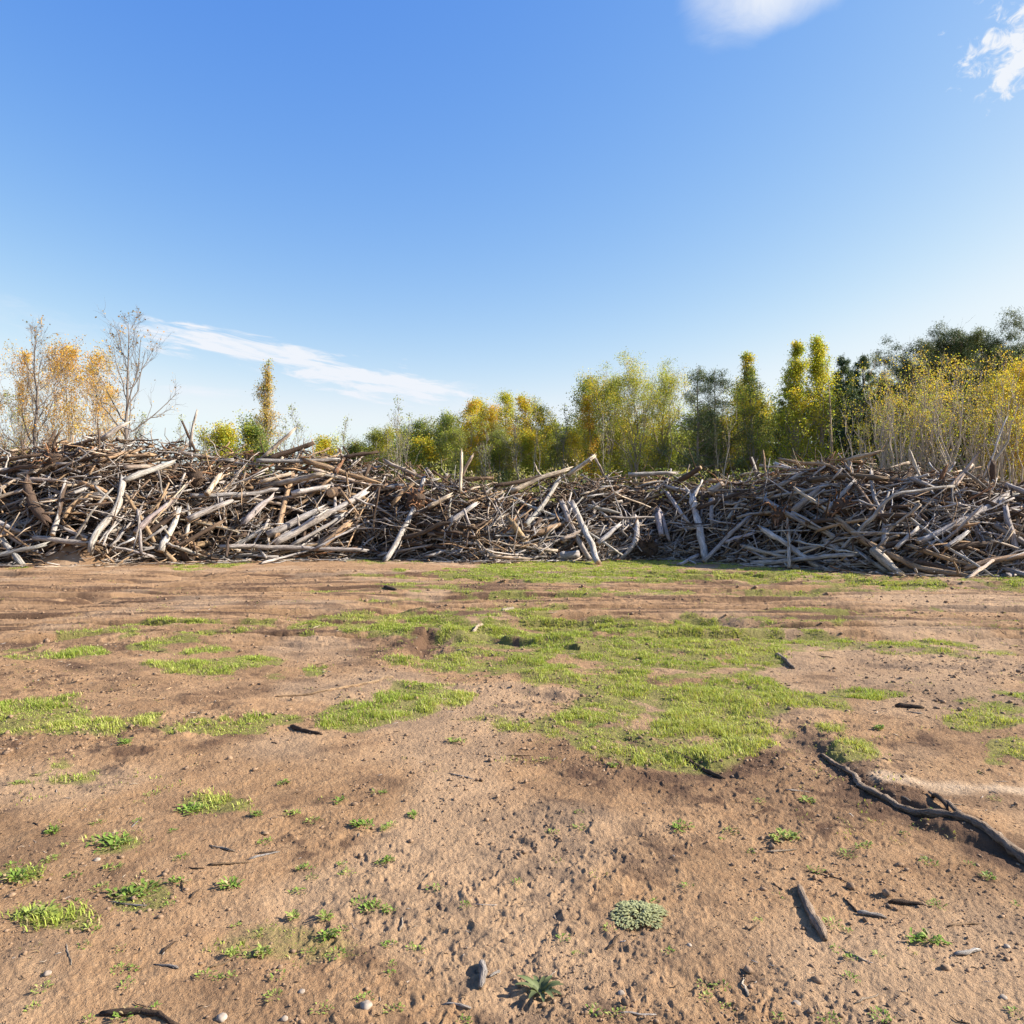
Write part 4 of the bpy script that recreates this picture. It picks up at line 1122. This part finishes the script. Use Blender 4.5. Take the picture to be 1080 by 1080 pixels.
def leaf_blade(base, d, up, L, W, rg, fold=.25, droop=.5, n=5):
    """one curved leaf strip with a folded midrib: V, Q"""
    s = np.linspace(0, 1, n); side = norm(np.cross(d, up))
    wv = W * np.sin(PI * np.clip(s * .88 + .06, 0, 1)) ** .8
    cen = base + d * (s * L)[:, None] + up * ((s * .55 - s ** 2 * droop * 1.0) * L)[:, None]
    Lf = cen - side * wv[:, None] + up * (wv * fold)[:, None]; Rt = cen + side * wv[:, None] + up * (wv * fold)[:, None]
    V = np.stack([Lf, cen, Rt], 1).reshape(-1, 3)
    i = np.arange(n - 1)[:, None] * 3
    Q = np.concatenate([i + np.array([[0, 1, 4, 3]]), i + np.array([[1, 2, 5, 4]])])
    return V, Q

def weed(px, py, wpx, kind, label, name, group=None, seed=0, nl=None):
    rg = np.random.default_rng(seed)
    x, y = P2G(px, py); z = float(gh(x, y)); r = wpx / F * y * .5
    mb = MB(); up = np.array([0, 0, 1.])
    if kind == 'rosette':
        for q in range(19):
            a = q * 2.4; el = .25 + .5 * rg.random() + (.6 if q > 10 else 0)
            d = np.array([math.cos(a), math.sin(a), 0]); 
            V, Q = leaf_blade(d * .006, norm(d + up * el * .7), norm(up - d * el * .3), r * rg.uniform(.75, 1.15) * (1 if q < 11 else .6), r * .115, rg, .35, .55, 7)
            mb.add(V, Q, tint=np.array((.115, .135, .055)) * rg.uniform(.7, 1.4))
    elif kind == 'silver':
        n = 760
        a = rg.uniform(0, 2 * PI, n); rr = np.sqrt(rg.random(n)) * r * (.5 + .85 * vnoise(a * 1.9, a * 0 + 3.3, 5))
        for q in range(n):
            c = np.array([math.cos(a[q]) * rr[q], math.sin(a[q]) * rr[q] * .9, .003 + .019 * (1 - (rr[q] / r) ** 2) * rg.uniform(.5, 1.2)])
            aa = a[q] + rg.normal() * .8; d = np.array([math.cos(aa), math.sin(aa), .2])
            V, Q = leaf_blade(c, norm(d), up, .019 * rg.uniform(.7, 1.4), .0042, rg, .3, .6, 4)
            mb.add(V, Q, tint=np.array((.33, .335, .165)) * rg.uniform(.7, 1.25))
    else:
        n = nl or int(np.clip(r / .0011, 14, 190))
        nc = int(np.clip(r / .02, 1, 8)); ca = rg.uniform(0, 2 * PI, nc); cr = np.sqrt(rg.random(nc)) * r * .62
        ctr = np.stack([np.cos(ca) * cr, np.sin(ca) * cr * .8], -1); crad = r * rg.uniform(.30, .6, nc) if nc > 1 else np.array([r])
        if nc == 1: ctr *= 0
        pick = rg.integers(0, nc, n)
        a = rg.uniform(0, 2 * PI, n); rr = rg.random(n) ** .7 * crad[pick]
        tone = np.array((.17, .25, .04)) if rg.random() < .6 else np.array((.25, .30, .065))
        for q in range(n):
            c = np.array([ctr[pick[q], 0] + math.cos(a[q]) * rr[q], ctr[pick[q], 1] + math.sin(a[q]) * rr[q], .001 + .014 * rg.random() * (1 - rr[q] / (r * 1.2))])
            aa = a[q] + rg.normal() * .6; d = np.array([math.cos(aa), math.sin(aa), rg.uniform(.0, .9)])
            dead = rg.random() < .12
            V, Q = leaf_blade(c, norm(d), up, float(np.clip(r * .36, .010, .024)) * rg.uniform(.5, 1.5), float(np.clip(r * .085, .003, .0065)) * rg.uniform(.6, 1.3), rg, .3, .6, 4)
            mb.add(V, Q, tint=(np.array((.34, .25, .13)) if dead else tone) * rg.uniform(.65, 1.35))
    o = link(name, mb.mesh(name, WEED)); o.location = (x, y, z)
    tag(o, label, 'plant', group)

WEEDS = [
    (570, 1046, 50, 'rosette', 'dark-leaved rosette weed with pointed leaves beside the upright wood chunk', 'rosette_weed'),
    (676, 966, 54, 'silver', 'round silvery grey-green mat of small leaves on bare earth', 'silver_weed'),
    (142, 940, 52, 'plain', 'grey-green leafy weed clump, largest beside the scraped bank', 'weed'),
    (118, 893, 58, 'plain', 'wide bright green weed clump above the grey-green one', 'weed'),
    (45, 966, 55, 'plain', 'loose green weed clump near the lower field corner', 'weed'),
    (210, 851, 50, 'plain', 'long low weed clump with two heads on bare slope', 'weed'),
    (378, 877, 30, 'plain', 'compact bright weed standing alone on smooth earth', 'weed'),
    (284, 1001, 34, 'plain', 'dense vivid green weed at the lower edge of the scattered clumps', 'weed'),
    (250, 1004, 24, 'plain', 'small low weed just beside the dense vivid clump', 'weed'),
    (826, 884, 38, 'plain', 'pale-flecked leafy weed between the stick and the long root', 'weed'),
    (976, 993, 40, 'plain', 'sprawling pale green weed below the long root', 'weed'),
    (718, 871, 30, 'plain', 'sideways-leaning small weed below the grass patch', 'weed'),
    (350, 985, 30, 'plain', 'ragged weed beside the dense vivid clump', 'weed'),
    (248, 935, 32, 'plain', 'dark green ragged weed on the scraped bank', 'weed'),
    (20, 930, 44, 'plain', 'thin flat weed patch at the edge of the field corner', 'weed'),
    (340, 1064, 20, 'plain', None, 'weed'), (430, 862, 20, 'plain', None, 'weed'), (330, 866, 16, 'plain', None, 'weed'), (613, 872, 16, 'plain', None, 'weed'), (583, 877, 13, 'plain', None, 'weed'), (459, 937, 16, 'plain', None, 'weed'),
    (388, 957, 26, 'plain', None, 'weed'), (435, 998, 18, 'plain', None, 'weed'), (415, 1066, 20, 'plain', None, 'weed'), (628, 1069, 22, 'plain', None, 'weed'), (651, 1070, 20, 'plain', None, 'weed'), (910, 894, 20, 'plain', None, 'weed'),
    (893, 902, 18, 'plain', None, 'weed'), (860, 919, 18, 'plain', None, 'weed'), (1045, 927, 22, 'plain', None, 'weed'), (877, 977, 20, 'plain', None, 'weed'), (987, 959, 15, 'plain', None, 'weed'), (745, 1053, 12, 'plain', None, 'weed'),
    (875, 1076, 22, 'plain', None, 'weed'), (930, 1076, 26, 'plain', None, 'weed'), (1070, 1074, 20, 'plain', None, 'weed'), (95, 983, 24, 'plain', None, 'weed'), (45, 1045, 18, 'plain', None, 'weed'), (130, 1073, 26, 'plain', None, 'weed'),
    (105, 937, 18, 'plain', None, 'weed'), (190, 930, 24, 'plain', None, 'weed'), (315, 965, 26, 'plain', None, 'weed'), (345, 970, 26, 'plain', None, 'weed'), (575, 800, 12, 'plain', None, 'weed'), (480, 783, 20, 'plain', None, 'weed'), (135, 788, 24, 'plain', None, 'weed'),
    (690, 800, 16, 'plain', None, 'weed'), (800, 845, 14, 'plain', None, 'weed'), (725, 935, 12, 'plain', None, 'weed'), (770, 878, 16, 'plain', None, 'weed'), (400, 838, 16, 'plain', None, 'weed'), (182, 878, 14, 'plain', None, 'weed'), (230, 1030, 12, 'plain', None, 'weed'), (490, 1078, 16, 'plain', None, 'weed'),
    (325, 1000, 14, 'plain', None, 'weed'), (545, 932, 12, 'plain', None, 'weed'), (490, 957, 12, 'plain', None, 'weed'), (705, 1006, 14, 'plain', None, 'weed'), (643, 980, 12, 'plain', None, 'weed'),
]

def stick_thing(path, d0, d1, colour, label, name, cat, seed, lift=.6, group=None, arc=0., forks=()):
    rg = np.random.default_rng(seed)
    pts = []
    for px, py in path:
        x, y = P2G(px, py); pts.append((x, y))
    pts = np.array(pts); d = np.concatenate([[0], np.cumsum(np.hypot(*np.diff(pts, axis=0).T))])
    S = max(7, int(d[-1] / .03)); S = min(S, 60)
    s = np.linspace(0, d[-1], S)
    x = np.interp(s, d, pts[:, 0]); y = np.interp(s, d, pts[:, 1])
    if len(path) > 2:
        for _ in range(3):
            x[1:-1] = (x[:-2] + 2 * x[1:-1] + x[2:]) / 4; y[1:-1] = (y[:-2] + 2 * y[1:-1] + y[2:]) / 4
    R = np.linspace(d0, d1, S) * .5 * (1 + .07 * rg.normal(size=S))
    R[0] *= .55; R[-1] *= .45
    z = gh(x, y)
    for _ in range(3): z[1:-1] = (z[:-2] + 2 * z[1:-1] + z[2:]) / 4
    z = z + R * lift + arc * np.sin(np.linspace(0, PI, S))
    jit = np.cumsum(rg.normal(size=(S, 2)), 0) * (.006 if name == 'tree_root' else .0035); jit -= np.linspace(0, 1, S)[:, None] * jit[-1]
    P = np.stack([x + jit[:, 0], y + jit[:, 1], z], -1); mid = P[S // 2].copy()
    V, Q, T, co = tubes(P[None], R[None], 10, .17 if name == 'tree_root' else .11, True, True, seed)
    tint = np.array(TINTS[colour]) * rg.uniform(.8, 1.05)
    mb = MB(); mb.add(V - mid, Q, T, tint=tint, co=co * 3, bark=BARKY[colour])
    o = link(name, mb.mesh(name, WOOD)); o.location = mid
    for (fx, fy), (gx, gy), dia in forks:
        ax, ay = P2G(fx, fy); bx, by = P2G(gx, gy)
        q = np.linspace(0, 1, 7)
        X = ax + (bx - ax) * q; Yq = ay + (by - ay) * q
        B = np.stack([X, Yq, gh(X, Yq) + dia * .4 + .02 * np.sin(q * PI)], -1)
        V, Q, T, co = tubes(B[None], np.linspace(dia * .5, dia * .2, 7)[None], 7, .1, True, True, seed + 5)
        m = MB(); m.add(V - mid, Q, T, tint=tint * .9, co=co * 3, bark=BARKY[colour]); link('side_root' if 'root' in name else 'branch', m.mesh('branch', WOOD), o)
    tag(o, label, cat, group)
    return o

def lump_mesh(r, seed, flat=.6, mat=STONE, name='stone'):
    nu, nv = 14, 9
    th = np.linspace(0.02, PI - .02, nv)[:, None]; ph = np.linspace(0, 2 * PI, nu, endpoint=False)[None]
    D = np.stack([np.sin(th) * np.cos(ph), np.sin(th) * np.sin(ph), np.cos(th) * np.ones_like(ph)], -1)
    k = .7 + .6 * fbm(D[..., 0] * 1.6 + 9 + D[..., 2], D[..., 1] * 1.6 + D[..., 2] * 1.3, seed, 3)
    V = (D * (k * r)[..., None]) * np.array([1, 1, flat])
    i = np.arange(nv - 1)[:, None]; j = np.arange(nu)[None]; jn = (j + 1) % nu
    Q = np.stack([i * nu + j, (i + 1) * nu + j, (i + 1) * nu + jn, i * nu + jn], -1).reshape(-1, 4)
    top = np.arange(nu); T = np.array([[0, q, q + 1] for q in range(1, nu - 1)] + [[(nv - 1) * nu, (nv - 1) * nu + q + 1, (nv - 1) * nu + q] for q in range(1, nu - 1)])
    mb = MB(); mb.add(V.reshape(-1, 3), Q, T)
    return mb.mesh(name, mat)

def build_small_things():
    for i, (px, py, w, kind, label, name) in enumerate(WEEDS):
        g = None if label else 'small green weeds scattered on the bare earth'
        weed(px, py, w, kind, label or 'small green weed seedling scattered on the bare earth', name, g, 300 + i)
    rg = np.random.default_rng(404)
    for i in range(90):
        r = rg.random()
        if r < .5: px, py = rg.uniform(0, 420), rg.uniform(830, 1078)
        elif r < .75: px, py = rg.uniform(760, 1080), rg.uniform(820, 1078)
        else: px, py = rg.uniform(0, 1080), rg.uniform(760, 1078)
        weed(px, py, rg.uniform(8, 22), 'plain', 'small green weed seedling scattered on the bare earth', 'weed', 'small green weeds scattered on the bare earth', 900 + i)
    # long dark root on the right
    stick_thing([(866, 796), (900, 818), (932, 843), (960, 857), (1000, 868), (1030, 874), (1060, 892), (1100, 922)], .026, .058, 'umber', 'long twisted grey-brown root half buried in the earth', 'tree_root', 'root', 501, .55, forks=[((1012, 868), (980, 842), .03)])
    stick_thing([(843, 938), (848, 952), (857, 970), (870, 992)], .026, .042, 'umber', 'thick weathered brown stick with bark flaking off, below the pale-flecked weed', 'stick', 'stick', 502, .8)
    # upright looking chunk of branch
    stick_thing([(507, 1048), (508, 1018)], .030, .027, 'grey', 'short chunk of grey branch lying by the rosette weed', 'stick', 'stick', 503, .9)
    stick_thing([(515, 1034), (527, 1028)], .011, .008, 'white', 'tiny white wood splinter beside the grey branch chunk', 'splinter', 'splinter', 504, .9)
    stick_thing([(108, 1066), (135, 1059), (160, 1068), (190, 1083)], .022, .016, 'dark', 'curved dark root at the bottom corner of the field', 'tree_root', 'root', 505, .6)
    stick_thing([(290, 737), (340, 733), (380, 722), (415, 713)], .02, .036, 'tan', 'long pale tan branch lying across the bare earth', 'branch', 'branch', 506, .45)
    stick_thing([(307, 769), (340, 778)], .032, .02, 'dark', 'dark stick lying below the long tan branch', 'stick', 'stick', 507, .7)
    stick_thing([(818, 694), (838, 706)], .05, .03, 'umber', 'brownish stick on the bare patch beside the large grass patch', 'stick', 'stick', 508, .8)
    stick_thing([(944, 748), (975, 751)], .04, .03, 'dark', 'dark stick beside a small green tuft', 'stick', 'stick', 509, .7)
    stick_thing([(904, 966), (935, 970)], .022, .014, 'grey', 'thin grey twig among weeds below the long root', 'twig', 'twig', 510, .9)
    stick_thing([(938, 955), (974, 957)], .022, .014, 'dark', 'dark twig lying flat among weeds below the long root', 'twig', 'twig', 511, .9)
    stick_thing([(1008, 1010), (1035, 1006)], .018, .012, 'white', 'white wood sliver near the lower corner below the long root', 'splinter', 'splinter', 512, .8)
    stick_thing([(404, 622), (418, 625)], .09, .06, 'dark', 'dark stick lying in the tyre ruts before the heap', 'stick', 'stick', 513, .8)
    stick_thing([(498, 669), (511, 664)], .05, .03, 'pale', 'pale splinter lying on grass above the eroded ledge', 'splinter', 'splinter', 514, .9)
    stick_thing([(530, 648), (542, 646)], .06, .04, 'pale', 'pale splinter at the far edge of the grass', 'splinter', 'splinter', 515, .9)
    stick_thing([(705, 795), (735, 806), (765, 820)], .035, .02, 'dark', 'dark thin root in the scar below the large grass patch', 'tree_root', 'root', 516, .5)
    stick_thing([(640, 1000), (655, 985)], .010, .006, 'dark', 'thin dark twig near the silvery mat', 'twig', 'twig', 517, .9)
    stick_thing([(985, 845), (1000, 862)], .03, .02, 'dark', 'short dark root stub rising beside the long root', 'tree_root', 'root', 518, .9, arc=.03)
    rg = np.random.default_rng(66)
    for i in range(46):
        px = rg.uniform(0, 1080); py = 690 + 390 * rg.random() ** .8
        x, y = P2G(px, py); a = rg.uniform(0, PI); L = rg.uniform(.05, .22); 
        p2 = (540 + (x + L * math.cos(a)) / (y + L * math.sin(a) * .6) * F, 540 + EYE * F / (y + L * math.sin(a) * .6))
        stick_thing([(px, py), p2], rg.uniform(.006, .014), .005, rg.choice(['dark', 'brown', 'grey', 'pale', 'tan']), 'small broken twig scattered on the bare earth', 'twig', 'twig', 700 + i, .8, 'small twigs scattered on the bare earth')
    for i, (px, py, w, lab) in enumerate(((386, 1063, 15, 'white stone lying at the lower edge of the field'), (234, 1076, 14, 'pale stone beside the curved dark root'), (102, 912, 8, None), (318, 1046, 9, None), (50, 1030, 9, None), (655, 1046, 9, None), (727, 998, 7, None), (1062, 1003, 8, None), (1058, 1058, 9, None), (300, 1076, 9, None), (840, 1060, 10, None))):
        x, y = P2G(px, py); r = w / F * y * .42
        o = link('stone', lump_mesh(r, 40 + i)); o.location = (x, y, float(gh(x, y)) + r * .05); o.rotation_euler = (0, 0, i)
        tag(o, lab or 'small pale pebble lying on the bare earth', 'stone', None if lab else 'small pale pebbles on the bare earth')
    # slivers of wood, bark and straw, too many to count
    n = 4200
    y = np.exp(rg.uniform(math.log(1.9), math.log(13), n)); x = rg.uniform(-.74, .74, n) * y
    ok = rg.random(n) < .25 + .75 * smooth(.42, .62, fbm(x * .8, y * .8, 62, 3)); x, y = x[ok], y[ok]; n = len(x)
    a = rg.uniform(0, 2 * PI, n); L = np.exp(rg.normal(math.log(.022), .6, n)) * np.clip(y / 4, .7, 1.8)
    q = np.linspace(-.5, .5, 4)
    X = x[:, None] + np.cos(a)[:, None] * L[:, None] * q; Yq = y[:, None] + np.sin(a)[:, None] * L[:, None] * q
    X += rg.normal(size=X.shape) * .05 * L[:, None]; Yq += rg.normal(size=X.shape) * .05 * L[:, None]
    rr = rg.uniform(.0008, .0028, n) * np.clip(y / 4, .8, 2.)
    B = np.stack([X, Yq, gh(X, Yq) + rr[:, None] * .8 + np.abs(rg.normal(size=X.shape)) * .002], -1)
    V, Q, T, co = tubes(B, rr[:, None] * np.array([[.6, 1, .9, .4]]), 4, .15, True, True, 31)
    tc = np.array([TINTS[k] for k in ('dark', 'brown', 'tan', 'pale', 'grey')])[rg.choice(5, n, p=[.34, .24, .2, .1, .12])] * rg.uniform(.7, 1.3, (n, 1))
    mb = MB(); mb.add(V, Q, T, tint=np.clip(np.concatenate([np.repeat(tc, 16, 0), tc, tc]), 0, 1), co=co, bark=.2)
    o = link('litter', mb.mesh('litter', WOOD)); tag(o, 'tiny wood slivers and straw strewn over the earth', kind='stuff')
    # uncountable crumbs of earth
    n = 30000
    y = np.exp(rg.uniform(math.log(1.9), math.log(9), n)); x = rg.uniform(-.74, .74, n) * y
    ok = rg.random(n) < smooth(.40, .66, fbm(x * 1.4, y * 1.4, 61, 3)) + .10
    x, y = x[ok], y[ok]; n = len(x)
    z = gh(x, y)
    r = np.exp(rg.normal(math.log(.0038), .62, n)) * np.clip(y / 3.5, .8, 1.6); r = np.clip(r, .0015, .026)
    ico = np.array([(0, 0, 1), (.894, 0, .447), (.276, .851, .447), (-.724, .526, .447), (-.724, -.526, .447), (.276, -.851, .447), (.724, .526, -.447), (-.276, .851, -.447), (-.894, 0, -.447), (-.276, -.851, -.447), (.724, -.526, -.447), (0, 0, -1)])
    tri = np.array([(0, 1, 2), (0, 2, 3), (0, 3, 4), (0, 4, 5), (0, 5, 1), (1, 6, 2), (2, 7, 3), (3, 8, 4), (4, 9, 5), (5, 10, 1), (2, 6, 7), (3, 7, 8), (4, 8, 9), (5, 9, 10), (1, 10, 6), (6, 11, 7), (7, 11, 8), (8, 11, 9), (9, 11, 10), (10, 11, 6)])
    n2_ = 9000; y2 = np.exp(rg.uniform(math.log(8), math.log(21), n2_)); x2 = rg.uniform(-.74, .74, n2_) * y2
    ok = rg.random(n2_) < .12 + .9 * smooth(.48, .66, fbm(x2 * .6, y2 * 1.6, 63, 3)); x2, y2 = x2[ok], y2[ok]
    r2 = np.clip(np.exp(rg.normal(math.log(.010), .5, len(x2))) * y2 / 10, .004, .05)
    x = np.append(x, x2); y = np.append(y, y2); z = np.append(z, gh(x2, y2)); r = np.append(r, r2); n = len(x)
    a = rg.uniform(0, 6.28, n)
    D = ico[None] * rg.uniform(.6, 1.3, (n, 12, 1)) * np.stack([np.ones(n), rg.uniform(.5, 1., n), rg.uniform(.4, .8, n)], -1)[:, None]
    ca, sa = np.cos(a)[:, None], np.sin(a)[:, None]
    D = np.stack([D[..., 0] * ca - D[..., 1] * sa, D[..., 0] * sa + D[..., 1] * ca, D[..., 2]], -1)
    V = (D * r[:, None, None] + np.stack([x, y, z + r * .2], -1)[:, None]).reshape(-1, 3)
    T = ((np.arange(n) * 12)[:, None, None] + tri[None]).reshape(-1, 3)
    mb = MB(); mb.add(V, None, T)
    o = link('dirt', mb.mesh('dirt', CLOD)); tag(o, 'crumbs and clods of dark earth strewn over the field', kind='stuff')

# ------------------------------------------------------------------ light, sky, camera
SUN_AZ, SUN_EL = 88., 31.
def build_light():
    w = bpy.data.worlds.new('World'); SC.world = w; w.use_nodes = True
    nt = w.node_tree; nt.nodes.clear(); N = nt.nodes.new; L = nt.links.new
    sky = N('ShaderNodeTexSky'); sky.sky_type = 'NISHITA'; sky.sun_disc = False
    sky.sun_elevation = math.radians(SUN_EL); sky.sun_rotation = math.radians(SUN_AZ)
    sky.air_density = 1.0; sky.dust_density = .6; sky.ozone_density = 2.0; sky.altitude = 50
    tc = N('ShaderNodeTexCoord'); sp = N('ShaderNodeSeparateXYZ'); L(tc.outputs['Generated'], sp.inputs[0])
    yy = mnode(nt, 'MAXIMUM', sp.outputs[1], .02)
    u = mnode(nt, 'DIVIDE', sp.outputs[0], yy); v = mnode(nt, 'DIVIDE', sp.outputs[2], yy)
    cb = N('ShaderNodeCombineXYZ'); L(u, cb.inputs[0]); L(v, cb.inputs[1])
    front = mrange(nt, sp.outputs[1], .05, .2)
    def cloud(cu, cv, ang, la, lb, sx, sy, scale, lo, hi, amp, warp=.35):
        """a bank of cirrus at a bearing in the sky: rotated ellipse broken up by noise"""
        ca, sa = math.cos(ang), math.sin(ang)
        du = mnode(nt, 'SUBTRACT', u, cu); dv = mnode(nt, 'SUBTRACT', v, cv)
        a = mnode(nt, 'ADD', mnode(nt, 'MULTIPLY', du, ca), mnode(nt, 'MULTIPLY', dv, sa))
        b = mnode(nt, 'SUBTRACT', mnode(nt, 'MULTIPLY', dv, ca), mnode(nt, 'MULTIPLY', du, sa))
        c2 = N('ShaderNodeCombineXYZ'); L(mnode(nt, 'MULTIPLY', a, sx), c2.inputs[0]); L(mnode(nt, 'MULTIPLY', b, sy), c2.inputs[1]); c2.inputs[2].default_value = cu * 7
        n = noise(nt, c2.outputs[0], scale, 8, .62, .6)
        n2 = noise(nt, c2.outputs[0], scale * .35, 3, .5)
        ea = mnode(nt, 'DIVIDE', a, la); eb = mnode(nt, 'DIVIDE', mnode(nt, 'ADD', b, mnode(nt, 'MULTIPLY', mnode(nt, 'SUBTRACT', n2, .5), lb * 2.2)), lb)
        q = mnode(nt, 'ADD', mnode(nt, 'MULTIPLY', ea, ea), mnode(nt, 'MULTIPLY', eb, eb))
        e = mnode(nt, 'SUBTRACT', 1., q)
        m = mnode(nt, 'ADD', e, mnode(nt, 'MULTIPLY', mnode(nt, 'SUBTRACT', n, .5), warp * 6))
        return mnode(nt, 'MINIMUM', mnode(nt, 'MULTIPLY', mrange(nt, m, lo, hi), amp), 1.)
    def uv(px, py): return (px - 540) / F, (540 - py) / F
    cs = []
    (u1, v1), (u2, v2) = uv(160, 352), uv(485, 414)
    ang = math.atan2(v2 - v1, u2 - u1)
    c = uv(262, 371); cs.append(cloud(*c, ang - .02, .17, .024, 4, 34, 3., -.25, 1.2, 1.2, .75))
    c = uv(400, 402); cs.append(cloud(*c, ang + .03, .12, .026, 5, 30, 3., -.3, 1.0, 1.3, .75))
    c = uv(470, 410); cs.append(cloud(*c, .1, .05, .013, 8, 26, 3., -.1, 1.6, .8, .6))
    c = uv(218, 413); cs.append(cloud(*c, -.08, .08, .009, 5, 30, 3., -.2, 1.8, .75, .5))
    c = uv(40, 345); cs.append(cloud(*c, -.25, .14, .03, 5, 20, 3., -.2, 3., .35, .7))
    c = uv(812, -8); cs.append(cloud(*c, .45, .105, .07, 7, 8, 1.5, -.6, 1.7, 1.1, .25))
    c = uv(1078, 42); cs.append(cloud(*c, .75, .09, .06, 9, 15, 3.4, -.15, 1.4, 1.3, .9))
    c = uv(500, 425); cs.append(cloud(*c, .05, .06, .018, 6, 14, 3., .0, 2.5, .6, .5))
    c = uv(590, 440); cs.append(cloud(*c, .05, .06, .03, 6, 10, 3., .0, 2.5, .7, .5))
    tot = cs[0]
    for q in cs[1:]: tot = mnode(nt, 'MAXIMUM', tot, q)
    tot = mnode(nt, 'MULTIPLY', tot, front)
    # the clear late-autumn blue of the day: each channel of the sky model on its own response
    sep = N('ShaderNodeSeparateColor'); L(sky.outputs[0], sep.inputs[0]); cmb = N('ShaderNodeCombineColor')
    E = .11 * 2 ** 1.35
    for i, (k, p, top) in enumerate(((1.25, 1.70, .84), (.79, 1.08, .95), (.88, .30, 1.02))):
        c = mnode(nt, 'MULTIPLY', mnode(nt, 'POWER', mnode(nt, 'MULTIPLY', sep.outputs[i], E), p), k)
        c = mnode(nt, 'SMOOTH_MIN', c, top, .25)
        L(mnode(nt, 'DIVIDE', c, E), cmb.inputs[i])
    col = mixc(nt, tot, cmb.outputs[0], CLOUD_COL)
    bg = N('ShaderNodeBackground'); bg.inputs['Strength'].default_value = SKY_STR
    L(col, bg.inputs['Color'])
    o = N('ShaderNodeOutputWorld'); L(bg.outputs[0], o.inputs[0])
    ld = bpy.data.lights.new('sun', 'SUN'); ld.energy = SUN_STR; ld.angle = math.radians(.53); ld.color = (1., .93, .82)
    so = bpy.data.objects.new('sun', ld); COL.objects.link(so)
    a, e = math.radians(SUN_AZ), math.radians(SUN_EL)
    d = Vector((math.sin(a) * math.cos(e), math.cos(a) * math.cos(e), math.sin(e)))
    so.rotation_euler = d.to_track_quat('Z', 'Y').to_euler(); so.location = (30, 10, 30)

SKY_SAT, SKY_HUE, SKY_STR, SUN_STR, EXPO = 1.1, .5, .11, 5.0, 1.35
CLOUD_COL = (3.1, 3.25, 3.5)

def build_camera():
    cd = bpy.data.cameras.new('camera'); co = bpy.data.objects.new('camera', cd); COL.objects.link(co)
    cd.sensor_width = 36; cd.sensor_fit = 'HORIZONTAL'; cd.lens = 36 * F / 1080
    cd.clip_start = .05; cd.clip_end = 20000
    co.location = (0, 0, EYE); co.rotation_euler = (PI / 2, 0, 0)
    SC.camera = co

build_camera()
build_light()
build_ground()
build_brushwood()
build_heap_logs()
root_plate(683, 578, 15, 'dark', 'dark torn-out root plate with hanging roots at the shaded foot of the heap', 61, 26)
root_plate(822, 545, 15, 'reddish', 'reddish-brown root plate jutting out half-way below the mottled poplar', 62, 20)
root_plate(60, 488, 15, 'reddish', 'brown root plate with dangling roots high below the first bare tree', 63, 24)
root_plate(440, 528, 14, 'reddish', 'reddish root tangle half-way up the heap before the bare saplings', 64, 22)
root_plate(208, 505, 13, 'brown', 'brown root stump with short torn roots high below the white splinter', 65, 18)
root_plate(885, 535, 14, 'reddish', 'rusty root plate half-way up the heap below the dark spruces', 66, 20)
build_trees()
build_undergrowth()
build_grass()
build_small_things()

vs = SC.view_settings
vs.view_transform = 'Standard'; vs.look = 'None'; vs.exposure = EXPO; vs.gamma = 1; vs.use_curve_mapping = False
SC.render.film_transparent = False
try:
    SC.cycles.max_bounces = 6; SC.cycles.transparent_max_bounces = 4; SC.cycles.use_denoising = True
    SC.cycles.diffuse_bounces = 3
except Exception: pass
